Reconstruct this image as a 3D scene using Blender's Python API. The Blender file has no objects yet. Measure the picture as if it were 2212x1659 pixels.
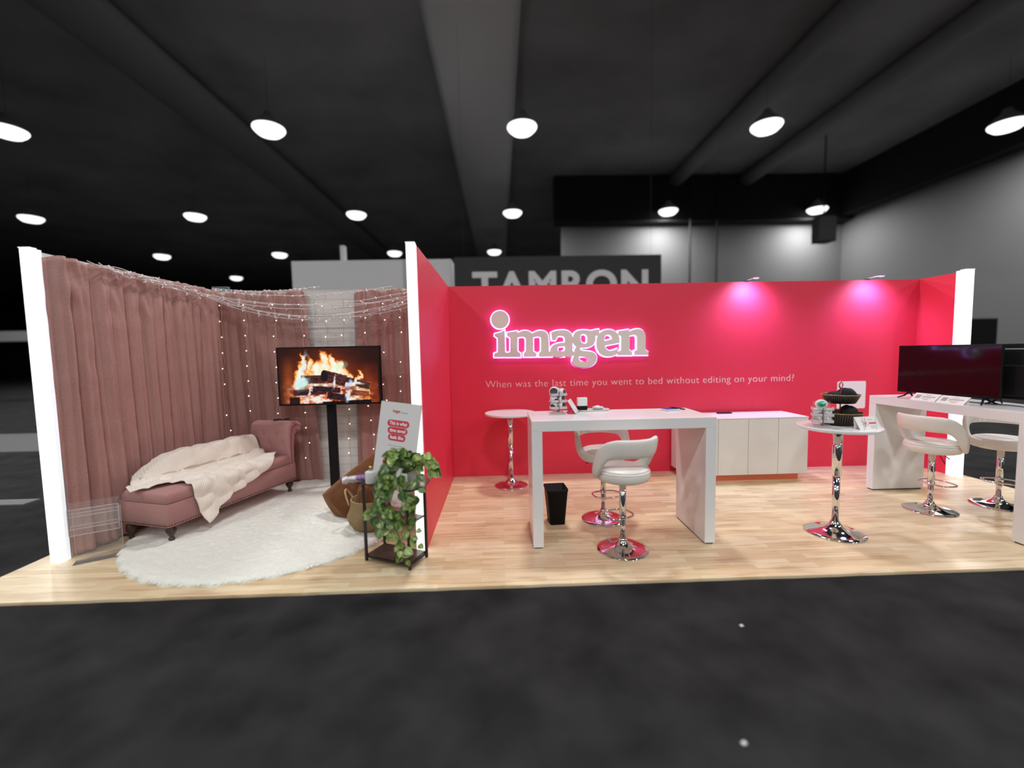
import bpy, bmesh, math, random
import numpy as np
from mathutils import Matrix, Vector, noise
from mathutils.geometry import delaunay_2d_cdt
PI = math.pi
random.seed(7)
SC = bpy.context.scene
COL = SC.collection

# ------------------------------------------------------------ camera, world, exposure
cam_d = bpy.data.cameras.new('camera')
cam = bpy.data.objects.new('camera', cam_d)
COL.objects.link(cam)
cam_d.sensor_width = 36.0
cam_d.lens = 930.0 / 2212.0 * 36.0
cam_d.clip_end = 300
right = (0.9994021, -0.0282683, -0.0199095)
up = (0.0219072, 0.0722124, 0.9971487)
fwd = (0.0267500, 0.9969886, -0.0727885)
cam.matrix_world = Matrix(((right[0], up[0], -fwd[0], 0.0), (right[1], up[1], -fwd[1], 0.0),
                           (right[2], up[2], -fwd[2], 1.6), (0, 0, 0, 1)))
cam_d.dof.use_dof = True
cam_d.dof.focus_distance = 4.2
cam_d.dof.aperture_fstop = (cam_d.lens / 1000) / 0.042
SC.camera = cam
SC.view_settings.view_transform = 'Standard'
SC.view_settings.look = 'None'
SC.view_settings.exposure = 0.55
SC.view_settings.gamma = 1.0
SC.view_settings.use_curve_mapping = False
SC.cycles.use_denoising = True
SC.cycles.max_bounces = 8
SC.cycles.transparent_max_bounces = 32
SC.cycles.sample_clamp_indirect = 6.0
w = bpy.data.worlds.new('hall_dark')
SC.world = w
w.use_nodes = True
w.node_tree.nodes['Background'].inputs[0].default_value = (0.035, 0.035, 0.036, 1)
w.node_tree.nodes['Background'].inputs[1].default_value = 1.0
HALL_LAMP_WATTS = 215.0
SPOT_WATTS = 62.0


def lamp_light(name, loc, watts, size=0.9, kind='AREA', color=(1, 1, 1), rot=(0, 0, 0), parent=None, **k):
    l = bpy.data.lights.new(name, kind)
    l.energy = watts
    l.color = color
    if kind == 'AREA':
        l.shape = 'DISK'
        l.size = size
    else:
        l.shadow_soft_size = size
    for a, b in k.items():
        setattr(l, a, b)
    o = bpy.data.objects.new(name, l)
    COL.objects.link(o)
    o.location = loc
    o.rotation_euler = rot
    if parent:
        o.parent = parent
    return o


# ------------------------------------------------------------ materials
def nmat(name):
    m = bpy.data.materials.new(name)
    m.use_nodes = True
    nt = m.node_tree
    return m, nt, nt.nodes['Principled BSDF']


def mat(name, col, rough=0.5, metal=0.0, spec=0.5, emit=None, es=1.0, coat=0.0, sheen=0.0, bump=None, var=None, trans=0.0, ior=1.45, alpha=1.0, sheen_tint=None):
    """bump=(scale, strength, distance); var=(scale, amount) gentle colour variation."""
    m, nt, b = nmat(name)
    b.inputs['Base Color'].default_value = (*col, 1)
    b.inputs['Roughness'].default_value = rough
    b.inputs['Metallic'].default_value = metal
    b.inputs['Specular IOR Level'].default_value = spec
    b.inputs['Coat Weight'].default_value = coat
    b.inputs['Coat Roughness'].default_value = 0.08
    b.inputs['Sheen Weight'].default_value = sheen
    b.inputs['Sheen Roughness'].default_value = 0.4
    if sheen_tint:
        b.inputs['Sheen Tint'].default_value = (*sheen_tint, 1)
    b.inputs['Transmission Weight'].default_value = trans
    b.inputs['IOR'].default_value = ior
    b.inputs['Alpha'].default_value = alpha
    if emit:
        b.inputs['Emission Color'].default_value = (*emit, 1)
        b.inputs['Emission Strength'].default_value = es
    tc = nt.nodes.new('ShaderNodeTexCoord')
    if bump:
        n = nt.nodes.new('ShaderNodeTexNoise')
        n.inputs['Scale'].default_value = bump[0]
        n.inputs['Detail'].default_value = 3
        nt.links.new(tc.outputs['Object'], n.inputs['Vector'])
        bp = nt.nodes.new('ShaderNodeBump')
        bp.inputs['Strength'].default_value = bump[1]
        bp.inputs['Distance'].default_value = bump[2]
        nt.links.new(n.outputs['Fac'], bp.inputs['Height'])
        nt.links.new(bp.outputs['Normal'], b.inputs['Normal'])
    if var:
        n = nt.nodes.new('ShaderNodeTexNoise')
        n.inputs['Scale'].default_value = var[0]
        n.inputs['Detail'].default_value = 4
        nt.links.new(tc.outputs['Object'], n.inputs['Vector'])
        mx = nt.nodes.new('ShaderNodeMix')
        mx.data_type = 'RGBA'
        a = var[1]
        mx.inputs['A'].default_value = (*[c * (1 - a) for c in col], 1)
        mx.inputs['B'].default_value = (*[min(1, c * (1 + a)) for c in col], 1)
        nt.links.new(n.outputs['Fac'], mx.inputs['Factor'])
        nt.links.new(mx.outputs['Result'], b.inputs['Base Color'])
    return m


def emat(name, col, s):
    m = bpy.data.materials.new(name)
    m.use_nodes = True
    nt = m.node_tree
    nt.nodes.clear()
    e = nt.nodes.new('ShaderNodeEmission')
    e.inputs[0].default_value = (*col, 1)
    e.inputs[1].default_value = s
    o = nt.nodes.new('ShaderNodeOutputMaterial')
    nt.links.new(e.outputs[0], o.inputs[0])
    return m


def clearmat(name, tint, gloss=0.12, white=0.0):
    """clear acrylic sheet: mostly see-through, with a glossy skin"""
    m = bpy.data.materials.new(name)
    m.use_nodes = True
    nt = m.node_tree
    nt.nodes.clear()
    t = nt.nodes.new('ShaderNodeBsdfTransparent')
    t.inputs[0].default_value = (*tint, 1)
    g = nt.nodes.new('ShaderNodeBsdfGlossy')
    g.inputs['Roughness'].default_value = 0.05
    fr = nt.nodes.new('ShaderNodeFresnel')
    fr.inputs[0].default_value = 1.18
    ad = nt.nodes.new('ShaderNodeMath')
    ad.operation = 'ADD'
    ad.inputs[1].default_value = gloss
    mx = nt.nodes.new('ShaderNodeMixShader')
    o = nt.nodes.new('ShaderNodeOutputMaterial')
    nt.links.new(fr.outputs[0], ad.inputs[0])
    nt.links.new(ad.outputs[0], mx.inputs[0])
    nt.links.new(t.outputs[0], mx.inputs[1])
    nt.links.new(g.outputs[0], mx.inputs[2])
    if white:
        d = nt.nodes.new('ShaderNodeBsdfDiffuse')
        d.inputs[0].default_value = (0.9, 0.87, 0.87, 1)
        m2 = nt.nodes.new('ShaderNodeMixShader')
        m2.inputs[0].default_value = white
        nt.links.new(mx.outputs[0], m2.inputs[1])
        nt.links.new(d.outputs[0], m2.inputs[2])
        nt.links.new(m2.outputs[0], o.inputs[0])
    else:
        nt.links.new(mx.outputs[0], o.inputs[0])
    return m


def wood_floor_mat():
    m, nt, b = nmat('maple_strip_floor')
    tc = nt.nodes.new('ShaderNodeTexCoord')
    br = nt.nodes.new('ShaderNodeTexBrick')
    br.offset = 0.37
    br.offset_frequency = 2
    br.squash = 1.0
    br.inputs['Scale'].default_value = 1.0
    br.inputs['Mortar Size'].default_value = 0.0012
    br.inputs['Mortar Smooth'].default_value = 0.6
    br.inputs['Brick Width'].default_value = 0.46
    br.inputs['Row Height'].default_value = 0.066
    br.inputs['Color1'].default_value = (0.67, 0.50, 0.295, 1)
    br.inputs['Color2'].default_value = (0.82, 0.69, 0.465, 1)
    br.inputs['Mortar'].default_value = (0.58, 0.40, 0.23, 1)
    nt.links.new(tc.outputs['Object'], br.inputs['Vector'])
    mp = nt.nodes.new('ShaderNodeMapping')
    mp.inputs['Scale'].default_value = (1.2, 16, 1)
    nt.links.new(tc.outputs['Object'], mp.inputs['Vector'])
    n = nt.nodes.new('ShaderNodeTexNoise')
    n.inputs['Scale'].default_value = 2.2
    n.inputs['Detail'].default_value = 6
    nt.links.new(mp.outputs[0], n.inputs['Vector'])
    cr = nt.nodes.new('ShaderNodeValToRGB')
    cr.color_ramp.elements[0].position = 0.28
    cr.color_ramp.elements[0].color = (0.66, 0.54, 0.40, 1)
    cr.color_ramp.elements[1].position = 0.5
    cr.color_ramp.elements[1].color = (1, 1, 1, 1)
    nt.links.new(n.outputs['Fac'], cr.inputs[0])
    mx = nt.nodes.new('ShaderNodeMix')
    mx.data_type = 'RGBA'
    mx.blend_type = 'MULTIPLY'
    mx.inputs['Factor'].default_value = 0.8
    nt.links.new(br.outputs['Color'], mx.inputs['A'])
    nt.links.new(cr.outputs[0], mx.inputs['B'])
    nt.links.new(mx.outputs['Result'], b.inputs['Base Color'])
    b.inputs['Roughness'].default_value = 0.34
    b.inputs['Specular IOR Level'].default_value = 0.45
    return m


def carpet_mat():
    m, nt, b = nmat('charcoal_carpet')
    tc = nt.nodes.new('ShaderNodeTexCoord')
    n = nt.nodes.new('ShaderNodeTexNoise')
    n.inputs['Scale'].default_value = 3.0
    n.inputs['Detail'].default_value = 5
    nt.links.new(tc.outputs['Object'], n.inputs['Vector'])
    cr = nt.nodes.new('ShaderNodeValToRGB')
    cr.color_ramp.elements[0].position = 0.3
    cr.color_ramp.elements[0].color = (0.0145, 0.0142, 0.0144, 1)
    cr.color_ramp.elements[1].position = 0.72
    cr.color_ramp.elements[1].color = (0.031, 0.0305, 0.031, 1)
    nt.links.new(n.outputs['Fac'], cr.inputs[0])
    nt.links.new(cr.outputs[0], b.inputs['Base Color'])
    b.inputs['Roughness'].default_value = 0.95
    b.inputs['Specular IOR Level'].default_value = 0.1
    return m


def brick_panel_mat():
    m, nt, b = nmat('white_brick_panel')
    tc = nt.nodes.new('ShaderNodeTexCoord')
    mp = nt.nodes.new('ShaderNodeMapping')
    mp.inputs['Rotation'].default_value = (PI / 2, 0, 0)
    nt.links.new(tc.outputs['Object'], mp.inputs['Vector'])
    br = nt.nodes.new('ShaderNodeTexBrick')
    br.offset = 0.42
    br.squash = 1.6
    br.squash_frequency = 3
    br.inputs['Scale'].default_value = 1.0
    br.inputs['Brick Width'].default_value = 0.36
    br.inputs['Row Height'].default_value = 0.105
    br.inputs['Mortar Size'].default_value = 0.0025
    br.inputs['Color1'].default_value = (0.74, 0.74, 0.70, 1)
    br.inputs['Color2'].default_value = (0.80, 0.80, 0.76, 1)
    br.inputs['Mortar'].default_value = (0.42, 0.42, 0.41, 1)
    nt.links.new(mp.outputs[0], br.inputs['Vector'])
    nt.links.new(br.outputs['Color'], b.inputs['Base Color'])
    b.inputs['Roughness'].default_value = 0.7
    return m


def velvet_mat():
    m, nt, b = nmat('dusty_rose_velvet')
    tc = nt.nodes.new('ShaderNodeTexCoord')
    n = nt.nodes.new('ShaderNodeTexNoise')
    n.inputs['Scale'].default_value = 160
    nt.links.new(tc.outputs['Object'], n.inputs['Vector'])
    cr = nt.nodes.new('ShaderNodeValToRGB')
    cr.color_ramp.elements[0].position = 0.35
    cr.color_ramp.elements[0].color = (0.36, 0.188, 0.166, 1)
    cr.color_ramp.elements[1].position = 0.65
    cr.color_ramp.elements[1].color = (0.46, 0.250, 0.222, 1)
    nt.links.new(n.outputs['Fac'], cr.inputs[0])
    nt.links.new(cr.outputs[0], b.inputs['Base Color'])
    b.inputs['Roughness'].default_value = 0.42
    b.inputs['Specular IOR Level'].default_value = 0.45
    b.inputs['Sheen Weight'].default_value = 0.35
    b.inputs['Sheen Roughness'].default_value = 0.35
    b.inputs['Sheen Tint'].default_value = (1.0, 0.72, 0.70, 1)
    return m


def wave_mat(name, col, col2, scale, rot, rough=0.8, bumpd=0.006, sheen=0.0, use_uv=True, detail=1.0):
    m, nt, b = nmat(name)
    tc = nt.nodes.new('ShaderNodeTexCoord')
    mp = nt.nodes.new('ShaderNodeMapping')
    mp.inputs['Rotation'].default_value = (0, 0, rot)
    nt.links.new(tc.outputs['UV' if use_uv else 'Object'], mp.inputs['Vector'])
    wv = nt.nodes.new('ShaderNodeTexWave')
    wv.inputs['Scale'].default_value = scale
    wv.inputs['Distortion'].default_value = 1.2
    wv.inputs['Detail'].default_value = detail
    nt.links.new(mp.outputs[0], wv.inputs['Vector'])
    mx = nt.nodes.new('ShaderNodeMix')
    mx.data_type = 'RGBA'
    mx.inputs['A'].default_value = (*col2, 1)
    mx.inputs['B'].default_value = (*col, 1)
    nt.links.new(wv.outputs['Fac'], mx.inputs['Factor'])
    nt.links.new(mx.outputs['Result'], b.inputs['Base Color'])
    bp = nt.nodes.new('ShaderNodeBump')
    bp.inputs['Strength'].default_value = 0.8
    bp.inputs['Distance'].default_value = bumpd
    nt.links.new(wv.outputs['Fac'], bp.inputs['Height'])
    nt.links.new(bp.outputs['Normal'], b.inputs['Normal'])
    b.inputs['Roughness'].default_value = rough
    b.inputs['Specular IOR Level'].default_value = 0.2
    b.inputs['Sheen Weight'].default_value = sheen
    return m


def attr_mat(name, emission=0.0, rough=0.5):
    m, nt, b = nmat(name)
    a = nt.nodes.new('ShaderNodeAttribute')
    a.attribute_name = 'Col'
    nt.links.new(a.outputs['Color'], b.inputs['Base Color'])
    b.inputs['Roughness'].default_value = rough
    if emission:
        b.inputs['Base Color'].default_value = (0, 0, 0, 1)
        nt.links.remove(b.inputs['Base Color'].links[0])
        nt.links.new(a.outputs['Color'], b.inputs['Emission Color'])
        b.inputs['Emission Strength'].default_value = emission
    return m


M = {}
M['floor'] = wood_floor_mat()
M['carpet'] = carpet_mat()
M['red'] = mat('crimson_laminate', (0.80, 0.036, 0.082), 0.42, spec=0.55)
M['brick'] = brick_panel_mat()
M['velvet'] = velvet_mat()
M['white'] = mat('white_gloss_laminate', (0.80, 0.80, 0.80), 0.22, spec=0.5)
M['cabinet'] = mat('white_satin_laminate', (0.76, 0.755, 0.73), 0.4)
M['gap'] = mat('shadow_gap_black', (0.03, 0.03, 0.03), 0.8)
M['lightbox'] = emat('lit_column_diffuser', (1.0, 0.985, 0.95), 1.15)
M['lightedge'] = mat('column_cap_white', (0.85, 0.87, 0.9), 0.4, emit=(0.85, 0.92, 1.0), es=0.35)
M['chrome'] = mat('polished_chrome', (0.78, 0.78, 0.79), 0.06, metal=1.0)
M['leather'] = mat('white_faux_leather', (0.80, 0.77, 0.72), 0.38, bump=(220, 0.15, 0.001))
M['piping'] = mat('cream_seam', (0.72, 0.68, 0.62), 0.5)
M['black'] = mat('matte_black', (0.006, 0.006, 0.0065), 0.55, spec=0.25)
M['blackgloss'] = mat('black_glass', (0.004, 0.003, 0.004), 0.06, spec=0.6)
M['blackcloth'] = mat('black_cloth', (0.012, 0.012, 0.014), 0.85, bump=(60, 0.4, 0.004))
M['darkwood'] = mat('dark_turned_wood', (0.035, 0.018, 0.014), 0.35, coat=0.3)
M['table_wood'] = mat('dark_rustic_board', (0.075, 0.045, 0.035), 0.28, var=(14, 0.5), coat=0.3)
M['iron'] = mat('black_iron', (0.02, 0.017, 0.016), 0.45)
M['sofa'] = mat('dusty_pink_upholstery', (0.45, 0.228, 0.218), 0.75, sheen=0.3, bump=(420, 0.3, 0.001), var=(300, 0.12))
M['nail'] = mat('antique_nail_head', (0.14, 0.035, 0.03), 0.35, metal=0.4)
M['rug'] = mat('ivory_shag', (0.82, 0.83, 0.76), 0.95, spec=0.1, sheen=0.4, bump=(90, 0.7, 0.01), var=(40, 0.1))
M['throw'] = wave_mat('cream_ribbed_throw', (0.88, 0.82, 0.72), (0.86, 0.80, 0.70), 17, 0.5, 0.9, 0.002, sheen=0.4)
M['wire'] = mat('white_cable', (0.80, 0.74, 0.72), 0.5)
M['clearwire'] = mat('clear_cable', (0.62, 0.45, 0.40), 0.3)
M['bulb'] = emat('warm_led', (1.0, 0.80, 0.52), 6.0)
M['bulboff'] = mat('unlit_bulb', (0.85, 0.80, 0.78), 0.3)
M['acrylic'] = clearmat('clear_acrylic', (0.985, 0.985, 0.985), 0.0, 0.06)
M['acrylic_edge'] = clearmat('acrylic_bright_edge', (0.97, 0.95, 0.95), 0.0, 0.42)
M['paper'] = mat('white_board', (0.72, 0.72, 0.71), 0.5)
M['redprint'] = mat('red_print', (0.62, 0.045, 0.075), 0.5)
M['greyprint'] = mat('grey_print', (0.42, 0.38, 0.38), 0.6)
M['whiteprint'] = mat('white_print', (0.9, 0.88, 0.86), 0.5)
M['pinkprint'] = mat('pale_pink_vinyl', (0.92, 0.74, 0.75), 0.5)
M['logo'] = mat('putty_grey_letter', (0.84, 0.80, 0.74), 0.5)
M['halo'] = emat('pink_white_halo', (1.0, 0.62, 2.0), 1.5)
M['pinklens'] = emat('magenta_lens', (1.0, 0.4, 1.0), 2.0)
M['plinth'] = mat('coral_plinth', (0.80, 0.22, 0.11), 0.5)
M['basket'] = wave_mat('woven_seagrass', (0.44, 0.32, 0.16), (0.27, 0.185, 0.085), 58, PI / 2, 0.8, 0.006, use_uv=True, detail=2)
M['jute'] = mat('jute_rope', (0.45, 0.29, 0.14), 0.9)
M['brown'] = mat('rust_brown_faux_fur', (0.125, 0.042, 0.010), 0.85, sheen=0.5, sheen_tint=(1, 0.6, 0.3), bump=(70, 0.5, 0.006), var=(60, 0.35))
M['pot'] = mat('pale_grey_ceramic', (0.62, 0.62, 0.60), 0.35)
M['leaf'] = attr_mat('pothos_leaf', rough=0.35)
M['stem'] = mat('vine_stem', (0.12, 0.16, 0.04), 0.6)
M['soil'] = mat('soil', (0.03, 0.02, 0.015), 0.9)
M['bottle'] = mat('frosted_white_glass', (0.72, 0.75, 0.74), 0.25)
M['gold'] = mat('brushed_gold', (0.55, 0.42, 0.18), 0.3, metal=1.0)
M['purple'] = mat('purple_foil', (0.30, 0.17, 0.42), 0.25, metal=0.5, bump=(60, 1.0, 0.01))
M['foil'] = mat('crinkled_clear_film', (0.7, 0.68, 0.72), 0.15, metal=0.7, bump=(90, 1.0, 0.01))
M['hallgrey'] = mat('grey_hall_wall', (0.165, 0.165, 0.165), 0.8)
M['halldark'] = mat('dark_hall_surface', (0.022, 0.022, 0.022), 0.9)
M['ceil'] = mat('charcoal_ceiling_deck', (0.38, 0.38, 0.38), 0.9, var=(0.35, 0.5))
M['duct'] = mat('painted_grey_duct', (0.30, 0.30, 0.30), 0.7)
M['paleduct'] = mat('pale_grey_duct', (0.85, 0.85, 0.85), 0.7)
M['palebanner'] = mat('pale_grey_banner', (0.46, 0.46, 0.46), 0.8)
M['darkbanner'] = mat('black_banner', (0.02, 0.02, 0.02), 0.8)
M['lampglow'] = emat('high_bay_diffuser', (1, 1, 1), 1.6)
M['matgrey'] = mat('grey_floor_mat', (0.12, 0.12, 0.12), 0.9)
M['teal'] = mat('dull_teal_metal', (0.10, 0.15, 0.16), 0.5)
M['ribbon'] = mat('red_ribbon', (0.65, 0.03, 0.05), 0.4)
M['navy'] = mat('blue_notebook_cover', (0.06, 0.06, 0.33), 0.4)
M['device'] = mat('white_plastic_shell', (0.80, 0.79, 0.80), 0.25)
M['mesh'] = mat('dark_grey_foam', (0.10, 0.085, 0.10), 0.8, bump=(200, 0.6, 0.003))
M['irid'] = mat('iridescent_film', (0.10, 0.55, 0.30), 0.15, metal=0.6)
M['goldstripe'] = mat('dull_gold_wire', (0.50, 0.36, 0.16), 0.35, metal=0.8)


# ------------------------------------------------------------ geometry builder
class G:
    def __init__(s):
        s.v = []
        s.f = []
        s.sm = []
        s.col = None
        s.uv = None

    def add(s, vs, fs, smooth=False):
        o = len(s.v)
        s.v += [tuple(p) for p in vs]
        s.f += [tuple(i + o for i in f) for f in fs]
        s.sm += [smooth] * len(fs)
        return s

    def box(s, x0, x1, y0, y1, z0, z1):
        return s.add([(x0, y0, z0), (x1, y0, z0), (x1, y1, z0), (x0, y1, z0), (x0, y0, z1), (x1, y0, z1), (x1, y1, z1), (x0, y1, z1)],
                     [(0, 3, 2, 1), (4, 5, 6, 7), (0, 1, 5, 4), (1, 2, 6, 5), (2, 3, 7, 6), (3, 0, 4, 7)])

    def prism(s, poly, z0, z1, smooth=False):
        n = len(poly)
        vs = [(x, y, z0) for x, y in poly] + [(x, y, z1) for x, y in poly]
        fs = [tuple(range(n))[::-1], tuple(range(n, 2 * n))] + [(i, (i + 1) % n, n + (i + 1) % n, n + i) for i in range(n)]
        return s.add(vs, fs, smooth)

    def lathe(s, prof, n=32, c=(0, 0, 0), smooth=True, sx=1.0, sy=1.0):
        vs = []
        fs = []
        m = len(prof)
        for r, z in prof:
            for k in range(n):
                a = 2 * PI * k / n
                vs.append((c[0] + r * sx * math.cos(a), c[1] + r * sy * math.sin(a), c[2] + z))
        for i in range(m - 1):
            for k in range(n):
                k2 = (k + 1) % n
                fs.append((i * n + k, i * n + k2, (i + 1) * n + k2, (i + 1) * n + k))
        if prof[0][0] > 1e-5:
            fs.append(tuple(range(n))[::-1])
        if prof[-1][0] > 1e-5:
            fs.append(tuple(range((m - 1) * n, m * n)))
        return s.add(vs, fs, smooth)

    def tube(s, pts, r, n=8, closed=False, smooth=True):
        pts = [Vector(p) for p in pts]
        N = len(pts)
        vs = []
        fs = []
        prev = None
        for i, p in enumerate(pts):
            a = pts[(i - 1) % N] if (closed or i > 0) else p
            b = pts[(i + 1) % N] if (closed or i < N - 1) else p
            t = (b - a).normalized()
            if prev is None:
                u = t.orthogonal().normalized()
            else:
                u = (prev - t * prev.dot(t))
                u = u.normalized() if u.length > 1e-6 else t.orthogonal().normalized()
            prev = u
            q = t.cross(u)
            rr = r[i] if isinstance(r, (list, tuple)) else r
            for k in range(n):
                an = 2 * PI * k / n
                vs.append(p + (u * math.cos(an) + q * math.sin(an)) * rr)
        for i in range(N if closed else N - 1):
            j = (i + 1) % N
            for k in range(n):
                k2 = (k + 1) % n
                fs.append((i * n + k, i * n + k2, j * n + k2, j * n + k))
        if not closed:
            fs.append(tuple(range(n))[::-1])
            fs.append(tuple(range((N - 1) * n, N * n)))
        return s.add(vs, fs, smooth)

    def loft(s, rings, closed_ring=True, cap=True, smooth=True, loop=False):
        n = len(rings[0])
        vs = [p for r in rings for p in r]
        fs = []
        m = len(rings)
        for i in range(m if loop else m - 1):
            j = (i + 1) % m
            for k in range(n if closed_ring else n - 1):
                k2 = (k + 1) % n
                fs.append((i * n + k, i * n + k2, j * n + k2, j * n + k))
        if cap and closed_ring and not loop:
            fs.append(tuple(range(n))[::-1])
            fs.append(tuple(range((m - 1) * n, m * n)))
        return s.add(vs, fs, smooth)

    def ball(s, c, r, n=10, sz=1.0, sx=1.0, sy=1.0):
        pr = [(r * math.sin(PI * i / n), -r * sz * math.cos(PI * i / n)) for i in range(n + 1)]
        pr[0] = (0.0001 * r, -r * sz)
        pr[-1] = (0.0001 * r, r * sz)
        return s.lathe(pr, n + 4, c, True, sx, sy)

    def xf(s, mtx):
        s.v = [tuple(mtx @ Vector(p)) for p in s.v]
        return s

    def build(s, name, m, parent=None, bevel=0, solid=0, sub=0, loc=None, rz=0.0, autosmooth=False):
        me = bpy.data.meshes.new(name)
        me.from_pydata(s.v, [], s.f)
        me.polygons.foreach_set('use_smooth', s.sm)
        if s.col is not None:
            a = me.color_attributes.new('Col', 'FLOAT_COLOR', 'POINT')
            a.data.foreach_set('color', np.asarray(s.col, dtype=np.float32).ravel())
        if s.uv is not None:
            l = me.uv_layers.new(name='UVMap')
            idx = np.zeros(len(me.loops), dtype=np.int32)
            me.loops.foreach_get('vertex_index', idx)
            l.data.foreach_set('uv', np.asarray(s.uv, dtype=np.float32)[idx].ravel())
        me.materials.append(M[m] if isinstance(m, str) else m)
        me.update()
        o = bpy.data.objects.new(name, me)
        COL.objects.link(o)
        if parent is not None:
            o.parent = parent
        if loc:
            o.location = loc
        if rz:
            o.rotation_euler = (0, 0, rz)
        if bevel:
            b = o.modifiers.new('bevel', 'BEVEL')
            b.width = bevel
            b.segments = 2
            b.limit_method = 'ANGLE'
        if solid:
            b = o.modifiers.new('solid', 'SOLIDIFY')
            b.thickness = solid
            b.offset = 0
        if sub:
            b = o.modifiers.new('sub', 'SUBSURF')
            b.levels = sub
            b.render_levels = sub
        return o


def box(name, m, x0, x1, y0, y1, z0, z1, parent=None, bevel=0.0):
    return G().box(x0, x1, y0, y1, z0, z1).build(name, m, parent, bevel)


def tag(o, label, cat, group=None, kind=None):
    o['label'] = label
    o['category'] = cat
    if group:
        o['group'] = group
    if kind:
        o['kind'] = kind
    return o


def structure(o):
    o['kind'] = 'structure'
    return o


def thing(name, label, cat, loc=(0, 0, 0), rz=0.0, group=None):
    o = bpy.data.objects.new(name, None)
    o.empty_display_size = 0.1
    COL.objects.link(o)
    o.location = loc
    o.rotation_euler = (0, 0, rz)
    return tag(o, label, cat, group)


def dup(root, loc, rz=0.0, label=None, group=None, scale=None):
    def rec(o, parent):
        c = o.copy()
        COL.objects.link(c)
        if parent is not None:
            c.parent = parent
        for ch in kids.get(o.name, []):
            rec(ch, c)
        return c
    kids = {}
    for o in bpy.data.objects:
        if o.parent:
            kids.setdefault(o.parent.name, []).append(o)
    r = rec(root, None)
    r.location = loc
    r.rotation_euler = (0, 0, rz)
    if label:
        r['label'] = label
    if group:
        r['group'] = group
    if scale:
        r.scale = (scale,) * 3
    return r


def text_mesh(name, txt, m, parent, width, height, origin, ux, uz, offset=0.0, extrude=0.0015, cap=None, center=False, space=1.0):
    """text laid out, stretched to width x height (height = cap height), placed on the plane origin + ux*x + uz*y"""
    cu = bpy.data.curves.new('tmp', 'FONT')
    cu.body = txt
    cu.size = 1.0
    cu.offset = offset
    cu.extrude = 0.01
    cu.space_character = space
    o = bpy.data.objects.new('tmp', cu)
    COL.objects.link(o)
    dg = bpy.context.evaluated_depsgraph_get()
    me = bpy.data.meshes.new_from_object(o.evaluated_get(dg))
    bpy.data.objects.remove(o)
    co = np.zeros(len(me.vertices) * 3)
    me.vertices.foreach_get('co', co)
    co = co.reshape(-1, 3)
    x0, x1 = co[:, 0].min(), co[:, 0].max()
    capz = cap if cap else 0.729
    X = (co[:, 0] - x0) / (x1 - x0) * width - (width / 2 if center else 0)
    Zz = co[:, 1] / capz * height
    D = co[:, 2] / 0.01 * extrude
    ux = np.array(ux, float)
    uz = np.array(uz, float)
    un = np.cross(ux, uz)
    P = np.array(origin, float) + X[:, None] * ux + Zz[:, None] * uz + D[:, None] * un
    me.vertices.foreach_set('co', P.ravel())
    me.materials.clear()
    me.materials.append(M[m])
    me.name = name
    me.update()
    q = bpy.data.objects.new(name, me)
    COL.objects.link(q)
    if parent is not None:
        q.parent = parent
    return q


def hall_noise(x, y, z=0.0):
    return noise.noise(Vector((x, y, z)))

# ------------------------------------------------------------ the hall
structure(box('floor', 'carpet', -70, 20.2, -30, 62, -0.12, -0.02))
structure(box('ceiling', 'ceil', -70, 20.2, -30, 62, 11.2, 11.5))
structure(box('wall_right', 'hallgrey', 20.0, 20.4, -30, 25.0, -0.02, 11.2))
structure(box('wall_back', 'hallgrey', 3.7, 20.4, 25.0, 25.4, -0.02, 11.2))
structure(box('wall_far', 'halldark', -70, 3.7, 61, 61.4, -0.02, 11.2))
structure(box('wall_left', 'halldark', -70.4, -70, -30, 61.4, -0.02, 11.2))
structure(box('trim_1', 'halldark', 3.2, 20.0, 24.2, 25.0, 8.7, 11.2))
structure(box('trim_2', 'halldark', 19.3, 20.0, -30, 24.2, 8.9, 11.2))

# ducts and beams running down the hall under the ceiling
for nm, x0, x1, z0, m, lb in (('ceiling_duct', -1.9, 0.75, 10.3, 'paleduct', 'wide pale duct running overhead toward the centre of the hall'),
                              ('ceiling_duct', 9.45, 10.25, 10.5, 'duct', 'narrow dark grey duct overhead, left of the two on the right side'),
                              ('ceiling_duct', 13.4, 14.2, 10.5, 'duct', 'narrow dark grey duct overhead, nearer the right hall wall'),
                              ('ceiling_duct', -11.9, -9.9, 10.5, 'duct', 'dim grey duct overhead on the left side of the hall')):
    g = G()
    n = 10
    ring = []
    for k in range(n):
        a = 2 * PI * k / n
        ring.append(((x0 + x1) / 2 + (x1 - x0) / 2 * math.cos(a), z0 + 0.35 + 0.35 * math.sin(a)))
    g.loft([[(x, y, z) for x, z in ring] for y in (-20, 24.1 if x0 > 5 else 60)])
    tag(g.build(nm, m), lb, 'duct', 'ducts under the hall ceiling')

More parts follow.
